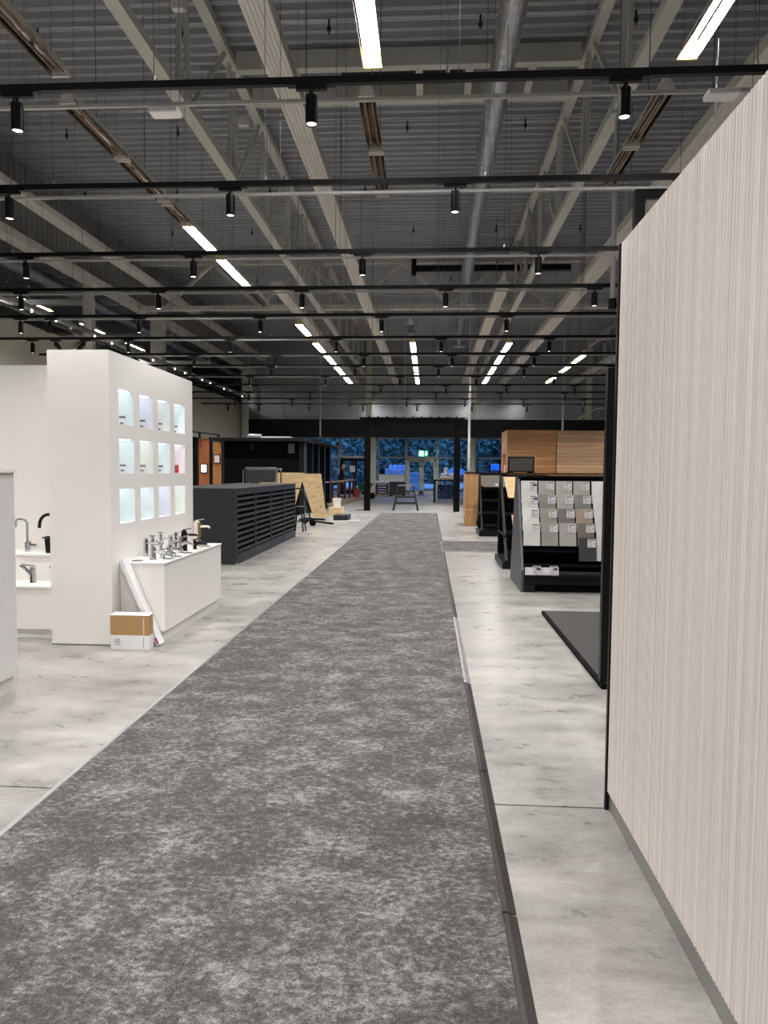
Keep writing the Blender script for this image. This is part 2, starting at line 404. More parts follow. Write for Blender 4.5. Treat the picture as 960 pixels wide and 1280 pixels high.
# ================================================================== ROOF STEEL
def truss_y(X, Y0, Y1, zb, zt, label):
    t = thing('roof_truss', (X, Y0, zb), label, 'truss', 'long roof trusses')
    MB().box(X-.085, X+.085, Y0, Y1, zb, zb+.12).build('bottom_chord', 'steel_grey', t)
    MB().box(X-.085, X+.085, Y0, Y1, zt-.14, zt).build('top_chord', 'steel_grey', t)
    y = Y0+.4; k = 0
    while y < Y1-2.4:
        for dy in (0, .42):
            MB().bar((X, y+dy, zb+.1), (X, y+dy*.6, zt-.1), .06, .06).build('web_post', 'steel_grey', t)
        MB().bar((X, y+.42, zb+.1), (X, y+2.2, zt-.1), .06, .06).build('web_diagonal', 'steel_grey', t)
        y += 2.45; k += 1
truss_y(-3.45, 4.5, 45.5, 6.5, 8.5, 'long grey roof truss left of the central ceiling light row')
truss_y(2.55, 4.5, 45.5, 6.5, 8.5, 'long grey roof truss right of the round duct')
truss_y(8.55, 8.5, 45.5, 6.5, 8.5, 'grey roof truss at the far right above the timber kiosk')
def truss_x(Y, X0, X1, zb, zt, label, first=0.):
    t = thing('cross_truss', (X0, Y, zb), label, 'truss', 'cross trusses')
    MB().box(X0, X1, Y-.08, Y+.08, zb, zb+.14).build('bottom_chord', 'steel_grey', t)
    MB().box(X0, X1, Y-.08, Y+.08, zt-.14, zt).build('top_chord', 'steel_grey', t)
    x = X0+first
    while x+3.0 < X1:
        MB().bar((x, Y, zb+.1), (x+1.5, Y, zt-.1), .09, .09).build('web_diagonal', 'steel_grey', t)
        MB().bar((x+1.5, Y, zt-.1), (x+3.0, Y, zb+.1), .09, .09).build('web_diagonal', 'steel_grey', t)
        x += 3.0
truss_x(22.5, -9.2, 13.9, 6.55, 8.1, 'grey cross truss with W-shaped webs over the middle of the aisle', .8)
truss_x(40.5, -9.2, 13.9, 6.55, 8.1, 'grey cross truss nearest the rear wall', .8)
for i, y in enumerate((15, 20.5, 26, 32)):
    truss_x(y, -25, -10, 6.3, 7.7, '%s cross truss from the front in the side bay past the mezzanine wall' % ORD[i])
# dark beam by the cross truss
tag(MB().box(-.55, 4.2, 22.1, 22.25, 7.62, 7.78).box(-.6, -.45, 22.1, 22.25, 7.5, 7.98).build('dark_beam', 'black_metal'), 'short black beam below the top of the middle cross truss', 'beam')
# roof opening frame between the two trusses
rf = thing('roof_hatch_frame', (-.45, 12.2, 8.2), 'grey rectangular roof hatch frame between the two nearest trusses', 'hatch')
for y in (12.15, 13.25):
    MB().box(-3.3, 2.4, y, y+.16, 8.2, 8.5).build('cross_beam', 'steel_grey', rf)
for x in (-2.4, -.3, .55, 1.6): MB().box(x, x+.12, 12.3, 13.3, 8.25, 8.33).build('brace', 'steel_grey', rf)
MB().box(-1.6, .5, 12.45, 13.15, 8.44, 8.50).build('hatch_cover', 'charcoal_dark', rf)
# flat ribbed beams (trays) running along the hall
def tray(X, Y0, Y1, wd, label, z=6.1):
    t = thing('ceiling_tray', (X, Y0, z), label, 'ceiling beam', 'ribbed ceiling trays')
    m = MB(); n = 6; prof = []
    for k in range(n):
        a = X-wd/2 + wd*k/n; q = wd/n
        prof += [(a, z+.012), (a+.15*q, z), (a+.85*q, z), (a+q, z+.012)]
    prof += [(X+wd/2, z+.16), (X-wd/2, z+.16), (X-wd/2, z+.012)]
    y = Y0
    L = 6.0
    while y < Y1:
        e = min(y+L-.015, Y1); mm = MB()
        vs = [(x, y, zz) for x, zz in prof] + [(x, e, zz) for x, zz in prof]; k = len(prof)
        fs = [(i, i+1, k+i+1, k+i) for i in range(k-1)]
        mm.add(vs, fs); mm.f.append(list(range(k))[::-1]); mm.mi.append(0); mm.f.append(list(range(k, 2*k))); mm.mi.append(0)
        mm.build('tray_section', 'tray', t); y += L
    for i in range(int((Y1-Y0)/4)):
        MB().cyl((X, Y0+2+4*i, z+.15), (X, Y0+2+4*i, 8.525), .008, 6).build('hanger_rod', 'wire', t)
tray(-1.78, 4.2, 45.5, .30, 'pale ribbed ceiling tray left of the lit central light row')
tray(3.78, 4.2, 45.5, .38, 'wide pale ribbed ceiling tray over the beige display wall')
tray(1.80, 18.2, 45.5, .30, 'pale ribbed ceiling tray starting behind the round duct')
tray(-3.88, 18.0, 45.5, .30, 'pale ribbed ceiling tray beside the far left light row')
tray(-8.9, 5.0, 45.5, .34, 'pale ribbed ceiling tray in front of the grey bulkhead', 7.35)
tray(7.4, 12, 45.5, .3, 'pale ribbed ceiling tray at far right above the timber kiosk')
# spiral duct
def duct():
    t = thing('spiral_duct', (1.02, 4.5, 7.1), 'round galvanised spiral duct running along the roof', 'duct')
    pts = []; rr = []; n = 220
    for i in range(n+1):
        u = i/n; pts.append((.95+.20*max(0, u-.5)*2, 4.5+24.3*u, 7.1)); rr.append(.165+(.007 if i % 2 else 0))
    MB().tube(pts, rr, 20).build('duct_pipe', 'galv', t)
    MB().tube([(1.17, 28.8, 7.1), (1.18, 29.1, 7.06), (1.18, 29.25, 6.9), (1.18, 29.3, 6.6)], .165, 18).build('duct_elbow', 'galv', t, smooth=True)
    MB().cyl((1.18, 29.3, 6.56), (1.18, 29.3, 6.62), .26, 20).build('outlet_flange', 'galv', t)
    for y in (8, 12, 16, 20, 24):
        MB().cyl((.96, y, 7.26), (.96, y, 8.525), .007, 6).build('hanger_rod', 'wire', t)
duct()
# sprinkler pipes across the hall with hanging heads
for i, y in enumerate((7.2, 9.9, 11.2, 14.4, 17.4, 20.4, 25.5, 29.5)):
    t = thing('sprinkler_pipe', (0, y, 8.38), 'thin grey sprinkler pipe under the roof deck, %s from the front' % ORD[i], 'pipe', 'sprinkler pipes under the deck')
    MB().cyl((-9.3, y, 8.4), (13.5, y, 8.4), .022, 8).build('pipe', 'deck', t)
    x = -8.5 + (i % 2)*1.1
    while x < 9:
        MB().cyl((x, y, 8.40), (x, y, 8.27), .016, 6).cyl((x, y, 8.27), (x, y, 8.22), .034, 8).cyl((x, y, 8.22), (x, y, 8.17), .012, 6).build('sprinkler_head', 'charcoal', t)
        x += 2.3
# pipes and duct beyond the bulkhead
tag(MB().cyl((-10.3, 6, 6.55), (-10.3, 45, 6.55), .16, 14).build('side_duct', 'galv', smooth=True), 'straight silver duct below the grey bulkhead', 'duct')
for i, (x, z) in enumerate(((-12.2, 6.2), (-13.6, 6.9), (-15.4, 6.4))):
    tag(MB().cyl((x, 8, z), (x, 45, z), .05, 8).build('service_pipe', 'steel_grey'), 'grey service pipe in the side bay, %s from the bulkhead' % ORD[i], 'pipe', 'side bay pipes')
# white vertical pole hanging from the truss
t = thing('cable_pole', (2.55, 10.35, 3.84), 'white vertical cable pole hanging from the right roof truss', 'pole')
MB().cyl((2.55, 10.35, 3.84), (2.55, 10.35, 6.5), .034, 12).build('pole', 'white_pipe', t, smooth=True)
MB().box(2.45, 2.65, 10.25, 10.45, 6.44, 6.56).build('clamp', 'white_pipe', t)
MB().cyl((2.55, 10.35, 3.80), (2.55, 10.35, 3.95), .055, 12).build('end_collar', 'black_metal', t)
MB().bar((2.55, 10.35, 3.86), (2.95, 10.35, 3.86), .05, .05).build('outlet_arm', 'black_metal', t)
for i, (x, y, z0, z1) in enumerate(((1.55, 28, 1.6, 6.6), (-5.7, 37.2, 3.3, 6.6), (6.6, 36, 2.6, 6.5), (-1.3, 37.3, 4.6, 6.6))):
    tag(MB().cyl((x, y, z0), (x, y, 8.525), .05, 10).build('drop_pipe', 'white_pipe'), ['thin white drop pipe just right of the black pergola', 'thin white drop pipe over the black garden cabin', 'thin grey drop pipe behind the timber kiosk', 'short white drop pipe over the pergola'][i], 'pipe', 'drop pipes')

# ================================================================== LIGHT TRACKS
TY = [5.16, 6.92, 9.05, 10.8, 12.65, 14.75, 16.8, 18.6, 20.6, 22.7, 24.8, 27.0, 29.1]
A = [-7.42, -5.22, -3.02, -.86, 1.32, 3.5, 5.7]; B = [-8.4, -6.32, -4.15, -1.94, .22, 2.4, 4.6, 6.7]
C = [-7.8, -5.6, -3.63, -1.55, .51, 2.4, 4.5, 6.6]
SX = [A[:6], B[1:6], A[:6], B[1:6], A[:6], B[:7], C, B, A, C, B, A, [-8.3, -7.0, -4.9, -2.7, -.5, 1.7, 3.9, 6.1]]  # leftmost spotlights of the nearest track are out of view, added for light
ZT = 4.25
def make_spot():
    root = thing('track_spotlight', (0, 0, 0), None, 'spotlight', 'black track spotlights')
    MB().box(-.11, .11, -.018, .018, -.03, 0).build('adapter', 'black_metal', root, local=True)
    MB().cyl((0, 0, -.075), (0, 0, -.03), .011, 8).box(-.008, .008, -.046, -.040, -.16, -.05).build('stem', 'black_metal', root, local=True)
    MB().lathe([(.004, -.250), (.036, -.252), (.040, -.268), (.043, -.268), (.043, -.078), (.040, -.07), (.008, -.068)], 0, 0, 20).build('lamp_body', 'black_metal', root, smooth=True, local=True)
    MB().lathe([(.035, -.2525), (.033, -.260), (.010, -.264)], 0, 0, 16).build('lens', 'lens', root, smooth=True, local=True)
    ld = bpy.data.lights.new('spot_lamp', 'SPOT'); ld.energy = SPOT_W; ld.spot_size = R(120); ld.spot_blend = .7; ld.shadow_soft_size = .03; ld.color = (1, .965, .93)
    lo = bpy.data.objects.new('spot_lamp', ld); COL.objects.link(lo); lo.parent = root; lo.location = (0, 0, -.275)
    return root
proto = make_spot(); used = [False]
def place_spot(x, y, label, tilt=None, z=ZT-.02, ydir=0):
    if not used[0]: o = proto; used[0] = True
    else: o = copy_tree(proto)
    o.location = (x, y, z); o['label'] = label; LABELS.setdefault(label, []).append(o)
    o.rotation_euler = (0, 0, 0)
    if tilt:
        for ch in [c for c in bpy.data.objects if c.parent == o]:
            n = ch.name.split('.')[0]
            if n in ('lamp_body', 'lens', 'spot_lamp'):
                piv = Vector((0, 0, -.05)); rm = Matrix.Translation(piv) @ Matrix.Rotation(tilt, 4, 'Y') @ Matrix.Translation(-piv)
                ch.matrix_basis = rm @ ch.matrix_basis
    return o
def near(i):
    return 'the black track nearest the front' if i == 0 else 'the %s black track from the front' % ORD[i]
for i, y in enumerate(TY):
    x0 = -9.4
    x1 = min(7.2, 2.9+.45*(y-5.16)+.4)
    dy = 0
    t = thing('light_track', ((x0+x1)/2, y, ZT), 'black suspended light track, %s from the front' % ORD[i], 'track', 'black light tracks')
    MB().box(x0, x1, y-.021, y+.021, ZT-.022, ZT+.028).build('rail', 'black_metal', t)
    x = x0 + 1.1 + .4*(i % 3)
    while x < x1-.2:
        MB().cyl((x, y, ZT+.02), (x, y, 8.525), .0035, 5).build('suspension_wire', 'wire', t)
        MB().cyl((x+.09, y+.272, ZT+.02), (x+.09, y+.272, 8.525), .003, 5).build('suspension_wire', 'wire', t)
        MB().cyl((x, y, ZT+.025), (x, y, ZT+.07), .012, 8).build('wire_clamp', 'alu', t)
        x += 2.1
    for k, sx in enumerate(SX[i]):
        MB().box(sx-.17, sx+.17, y-.026, y+.026, ZT-.03, ZT+.012).build('joint_cover', 'black_metal', t)
        vis = ORD[k]
        place_spot(sx, y, 'black cylinder spotlight, %s from the left on %s' % (vis, near(i)), z=ZT-.028)
    # pale cable rail hung beside the track
    c = MB().box(x0, x1, y+.26, y+.285, ZT-.005, ZT+.02)
    if i < 9: tag(c.build('cable_rail', 'rail_grey'), 'pale grey cable rail beside the black light track, %s from the front' % ORD[i], 'rail', 'pale cable rails')
# unseen tracks and spotlights added above and behind the viewpoint for their light
for i, y in enumerate((3.2, 1.3, -.7)):
    t = thing('light_track', (-1.2, y, ZT), 'unseen black light track added overhead near the front end of the carpet, %s back' % ORD[i], 'track', 'added overhead light tracks')
    MB().box(-8.6, 3.4, y-.021, y+.021, ZT-.022, ZT+.028).build('rail', 'black_metal', t)
    for k, sx in enumerate((B, A, B)[i][:6]):
        place_spot(sx, y, 'unseen black cylinder spotlight added overhead near the front, %s from the left, row %s' % (ORD[k], ORD[i]), z=ZT-.028)
# tilted spotlights aimed at the left display
for i, (x, y, tl, lab) in enumerate(((-6.85, 12.65, R(22), 'black spotlight tilted left over the white display wall'), (-7.9, 14.75, R(-35), 'black spotlight tilted right above the tall white column'), (-7.25, 14.75, R(48), 'black spotlight tilted steeply left beside the tall white column'), (-8.75, 12.65, R(15), 'black spotlight slightly tilted at the far left edge'))):
    place_spot(x, y, lab, tl, z=ZT-.028)
# pale trunking with small lamps along the mezzanine wall
t = thing('lamp_trunking', (-8.6, 13, 4.92), 'pale trunking with small bright lamps along the mezzanine wall', 'lighting strip')
MB().box(-8.68, -8.52, 12, 34, 4.92, 5.0).build('trunking', 'alu', t)
y = 13.2; k = 0
while y < 33:
    MB().lathe([(.018, 4.88), (.025, 4.90), (.018, 4.92)], -8.6, y, 10).build('small_lamp', 'small_lamp', t)
    y += (1.0 if k % 2 else 1.9); k += 1
tag(MB().tube([(-7.15+.42*math.sin(a*.4), 14.8, 4.22-.24*(1-math.cos(a*.4))*1.0) for a in range(0, 17)], .012, 6).build('cable_loop', 'black_metal'), 'loop of black cable hanging from a light track', 'cable')
# white boxes on the cable rail
for x, y, l in ((-2.02, 5.43, 'white emergency light box under the rail left of the pale tray'), (2.05, 5.37, 'white emergency light box under the rail over the beige wall')):
    o = MB().box(x-.11, x+.11, y-.06, y+.06, ZT-.075, ZT-.03).build('emergency_light', 'white_laminate', bev=.01); tag(o, l, 'emergency light', 'emergency lights')

for x, y, z, l in ((-3.30, 9.4, 7.45, 'small white loudspeaker on the left truss nearest the front'), (-3.30, 12.6, 7.5, 'small white loudspeaker on the left truss, farther back'), (2.40, 9.4, 7.5, 'small white loudspeaker on the right truss')):
    t = thing('loudspeaker', (x, y, z), l, 'loudspeaker', 'truss loudspeakers')
    MB().box(x-.09, x+.09, y-.05, y+.05, z, z+.13).build('speaker_box', 'white_laminate', t, bev=.01); MB().bar((x, y+.05, z+.08), (x-.1 if x < 0 else x+.1, y+.1, z+.2), .03, .03).build('bracket', 'charcoal', t)
# ================================================================== FLUORESCENT LUMINAIRES
def luminaire(x0, y0, x1, y1, lit, label, z=5.5):
    t = thing('strip_light', (x0, y0, z), label, 'ceiling light', 'fluorescent strip lights')
    d = Vector((x1-x0, y1-y0, 0)); Ln = d.length; d.normalize(); s = Vector((d.y, -d.x, 0))
    P = lambda a, u, h: Vector((x0, y0, z)) + d*a + s*u*.68 + Vector((0, 0, h))
    MB().add([P(0,-.05,.09),P(0,.05,.09),P(Ln,.05,.09),P(Ln,-.05,.09),P(0,-.05,.15),P(0,.05,.15),P(Ln,.05,.15),P(Ln,-.05,.15)],
             [(0,1,2,3),(7,6,5,4),(0,4,5,1),(1,5,6,2),(2,6,7,3),(3,7,4,0)]).build('housing', 'tray', t)
    # mirror reflector: a double trough
    prof = [(-.135, 0), (-.115, .05), (-.06, .085), (0, .04), (.06, .085), (.115, .05), (.135, 0)]
    m = MB(); vs = [P(.02, u, h) for u, h in prof] + [P(Ln-.02, u, h) for u, h in prof]; k = len(prof)
    m.add(vs, [(i, i+1, k+i+1, k+i) for i in range(k-1)]); m.build('reflector', 'mirror', t)
    for u in (-.06, .06):
        MB().tube([P(.05, u, .035), P(Ln-.05, u, .035)], .016, 8).build('tube', 'tube_on' if lit else 'tube_off', t)
    for a in (0, Ln-.03):
        MB().add([P(a,-.14,-.005),P(a,.14,-.005),P(a+.03,.14,-.005),P(a+.03,-.14,-.005),P(a,-.09,.09),P(a,.09,.09),P(a+.03,.09,.09),P(a+.03,-.09,.09)],
                 [(3,2,1,0),(4,5,6,7),(0,1,5,4),(1,2,6,5),(2,3,7,6),(3,0,4,7)]).build('end_cap', 'end_yellow' if lit else 'tray', t)
    c = P(Ln/2, 0, .15)
    if z > 5: MB().cyl(c, (c.x, c.y, 8.525), .006, 5).build('suspension_wire', 'wire', t)
def row(side, X, segs, zz=5.5):
    for i, (a, b, lit) in enumerate(segs):
        xa = X(a); xb = X(b)
        luminaire(xa, a, xb, b, lit, '%s strip light, %s from the front in the %s row' % ('lit fluorescent' if lit else 'unlit mirror-backed', ORD[i], side), zz)
row('left', lambda y: -3.80 if y < 7.5 else (-4.0 if y < 18 else -3.6), [(5.6, 7.3, 0), (7.8, 9.2, 0), (9.25, 10.65, 0), (10.8, 11.65, 0), (11.7, 13.3, 1), (13.45, 15.5, 1), (15.65, 17.6, 0), (19.5, 21.2, 1), (22.4, 24.2, 1), (24.5, 27.1, 1), (27.4, 30.2, 1), (30.5, 32.7, 1)])
row('centre', lambda y: -.60 if y < 7.5 else (-.71 if y < 12 else -.55), [(5.2, 7.3, 1), (7.8, 9.15, 0), (9.2, 10.6, 0), (19.6, 21.2, 0), (22.3, 24.5, 1), (24.9, 26.6, 1), (26.9, 28.8, 1), (29.1, 30.8, 1), (31.1, 33, 1)])
row('right', lambda y: 2.44, [(5.5, 7.3, 1), (7.85, 9.15, 0), (9.2, 10.45, 0), (22.4, 24.2, 1), (24.5, 27.3, 1), (27.5, 29.8, 1), (30.1, 32.7, 1)])
for nm_, xx in (('left', -3.8), ('centre', -.56), ('right', 2.47), ('outer left', -7.0)):
    row('added rear %s overhead' % nm_, lambda y, xx=xx: xx, [(-12+3.4*k, -10.2+3.4*k, 1) for k in range(4)])  # out-of-view lights added to brighten surfaces that face the viewpoint
for i_, (yy, xx) in enumerate(((39.5, -5), (39.5, .4), (43, -5), (43, .4), (41, 5.5))):
    luminaire(xx-.8, yy, xx+.8, yy, 1, 'hidden fluorescent strip light added under the lobby ceiling, %s of five' % ORD[i_], 3.62)  # hidden behind the fascia, added to light the lobby
row('added side bay', lambda y: -13.0, [(10+4*k, 12+4*k, 1) for k in range(6)], 6.9)  # strip lights added to brighten the bay
row('far right', lambda y: 5.22, [(22.0, 23.9, 0), (24.6, 26.6, 1), (27, 29, 1), (30.4, 32.4, 1)])

# ================================================================== CARPET
def carpet():
    root = thing('carpet_runner', (-.73, 13, 0), 'long mottled grey carpet runner along the aisle', 'carpet')
    me = None; n = 53
    w0 = 2.0/4
    for r in range(n):
        y = -.5 + r*.5
        for c in range(4):
            x = -1.73+.012 + c*.4965
            # a dropped shared tile
            if me is None:
                me = MB().box(0, .4955, 0, .499, 0, .007).mesh('carpet_tile', 'mottled_carpet')
            o = bpy.data.objects.new('carpet_tile', me); COL.objects.link(o); o.parent = root; o.location = (x+.73, y-13, 0.001)
    MB().box(-1.742, -1.718, -.5, 26.0, 0, .010).build('edge_trim', 'alu', root)
    # right edge: dark ramp strips with bright worn gaps
    for y0, y1, mm in ((-.5, 2.35, 'rubber_strip'), (2.36, 3.5, 'rubber_strip'), (3.51, 5.0, 'rubber_strip'), (5.01, 7.3, 'alu'), (7.31, 10.3, 'rubber_strip'), (10.31, 13.35, 'rubber_strip'), (15.55, 26.0, 'rubber_strip')):
        MB().hexa([(.27, y0, 0), (.315, y0, 0), (.315, y1, 0), (.27, y1, 0)], [(.268, y0, .013), (.285, y0, .012), (.285, y1, .012), (.268, y1, .013)]).build('edge_ramp', mm, root)
    for c in range(6):
        for r in range(4):
            o = bpy.data.objects.new('carpet_tile', me); COL.objects.link(o); o.parent = root; o.location = (.27+.01+c*.4965+.73, 13.45+r*.5-13, .001)
    MB().box(.28, 3.26, 13.40, 13.44, 0, .01).build('edge_trim', 'alu', root); MB().box(.28, 3.26, 15.46, 15.5, 0, .01).build('edge_trim', 'alu', root)
carpet()

# ================================================================== RIGHT RIBBED DISPLAY WALL
def ribwall():
    X = .805; Y0, Y1 = -.9, 3.165; H = 2.475
    t = thing('ribbed_display_wall', (X+.08, (Y0+Y1)/2, 0), 'tall beige ribbed display wall with grey skirting at right', 'display wall')
    MB().box(X+.02, X+.16, Y0, Y1-.012, .0, H-.02).build('core', 'white_laminate', t)
    m = MB(); p = .0205; y = Y0; prof = []
    while y+p < Y1-.012:
        prof += [(y, X+.006), (y+.004, X), (y+.0150, X), (y+.0185, X+.006)]; y += p
    zb = .095
    vs = []
    for yy, x in prof: vs += [(x, yy, zb), (x, yy, H), (X+.025, yy, H), (X+.025, yy, zb)]
    fs = []
    for i in range(len(prof)-1):
        a = 4*i; b = a+4
        fs += [(a, a+1, b+1, b), (a+1, a+2, b+2, b+1), (a+3, a, b, b+3)]
    m.add(vs, fs); o = m.build('rib_cladding', 'ribbed_beige', t); o['kind'] = 'stuff'
    MB().box(X+.014, X+.03, Y0, Y1-.012, .004, .094).build('skirting', 'skirting', t)
    MB().box(X-.003, X+.165, Y1-.012, Y1+.01, 0, H+.005).build('edge_profile', 'black_metal', t)
    MB().box(X+.03, X+.16, Y0, Y1-.012, H-.02, H+.03).build('cap', 'black_metal', t)
ribwall()
# tall black portal frame seen above the wall
t = thing('portal_frame', (1.9, 4.6, 0), 'tall black square frame rising behind the beige display wall', 'frame')
MB().box(1.245, 1.305, 4.55, 4.61, 0, 3.24).build('upright', 'black_metal', t); MB().box(2.6, 2.69, 4.55, 4.64, 0, 3.24).build('upright', 'black_metal', t)
MB().box(1.305, 2.6, 4.55, 4.61, 3.18, 3.24).build('head_rail', 'black_metal', t)
MB().box(1.312, 1.324, 4.55, 4.56, 0, 3.173).box(1.324, 2.6, 4.55, 4.56, 3.161, 3.173).build('inner_trim', 'skirting', t)
# black panel rack and its mat
t = thing('panel_rack', (1.75, 6.2, 0.04), 'black tall panel rack standing on the dark mat', 'display rack')
MB().box(1.215, 1.29, 5.0, 5.06, .041, 2.22).build('upright', 'black_metal', t)
MB().box(2.23, 2.3, 5.0, 5.06, .041, 2.22).build('upright', 'black_metal', t)
MB().box(1.3, 2.3, 5.0, 5.06, 2.15, 2.22).build('head_rail', 'black_metal', t)
MB().box(1.45, 2.3, 5.02, 5.05, .1, 2.15).build('panel', 'charcoal_dark', t)
t = thing('floor_mat', (1.9, 6.3, 0), 'dark charcoal raised floor mat beside the beige display wall', 'mat')
MB().box(1.215, 2.7, 4.96, 7.6, 0, .036).build('mat_base', 'black_matte', t); MB().box(1.24, 2.69, 4.98, 7.58, .036, .04).build('mat_pile', 'dark_mat', t)

# ================================================================== LEFT WHITE DISPLAYS
def niche_wall():
    x0, x1, y0, y1, H = -3.2, -2.67, 5.83, 7.93, 2.495
    t = thing('niche_display_wall', ((x0+x1)/2, (y0+y1)/2, 0), 'tall white display wall with twelve square niches', 'display wall')
    Yn = [(6.01+.449*k, 6.33+.449*k) for k in range(4)]; Zn = [(1.03, 1.33), (1.465, 1.768), (1.892, 2.197)]
    m = MB()
    m.add([(x0,y0,0),(x1,y0,0),(x1,y0,H),(x0,y0,H)], [(0,1,2,3)])
    m.add([(x0,y1,0),(x1,y1,0),(x1,y1,H),(x0,y1,H)], [(3,2,1,0)])
    m.add([(x0,y0,0),(x0,y1,0),(x0,y1,H),(x0,y0,H)], [(3,2,1,0)])
    m.add([(x0,y0,H),(x1,y0,H),(x1,y1,H),(x0,y1,H)], [(0,1,2,3)])
    yb = [y0]+[v for p in Yn for v in p]+[y1]; zb = [0]+[v for p in Zn for v in p]+[H]
    for i in range(len(yb)-1):
        for j in range(len(zb)-1):
            if i % 2 == 1 and j % 2 == 1: continue
            m.add([(x1,yb[i],zb[j]),(x1,yb[i+1],zb[j]),(x1,yb[i+1],zb[j+1]),(x1,yb[i],zb[j+1])], [(0,1,2,3)])
    m.build('wall_body', 'white_laminate', t)
    MB().box(x0, x1+.001, y0-.001, y0+.012, .0, .012).build('painted_shadow_line', 'ink', t)  # grey strip standing in for the shade along the foot
    tint = [[0, 3, 1, 6], [0, 4, 3, 5], [3, 1, 2, 0]]
    for j, (za, zc) in enumerate(Zn):
        for i, (ya, yc) in enumerate(Yn):
            d = x1-.24; n = MB()
            n.add([(x1,ya,za),(x1,yc,za),(d,yc,za),(d,ya,za),(x1,ya,zc),(x1,yc,zc),(d,yc,zc),(d,ya,zc)],
                  [(0,3,2,1),(4,5,6,7),(0,4,7,3),(1,2,6,5),(3,7,6,2)])
            o = n.build('niche', NT[tint[j][i]].name, t)
            MB().box(d+.02, x1-.03, ya+.02, yc-.02, zc-.005, zc-.001).build('added_glow_panel', 'niche_fill_glow', o)  # glow sheet added to brighten the niche inside, not a fitted lamp
            if j > 0 or (j, i) in ((0, 2),):
                yy = yc-.004; hx = d+.02
                c = MB(); zt = .09 if j == 1 else .10; dd = x1-.145
                if (j, i) == (0, 2): zt = .02
                c.m = 0; c.box(dd+.005, dd+.075, yy-.006, yy-.002, za+.004, za+zt)
                c.m = 1
                if zt > .05:
                    c.box(dd+.012, dd+.068, yy-.0075, yy-.006, za+zt*.72, za+zt*.9); c.box(dd+.02, dd+.05, yy-.0075, yy-.006, za+.02, za+.035)
                red = (j, i) == (1, 3)
                c.build('price_card', ['ink_red' if red else 'carton_white', 'ink'], o)
niche_wall()
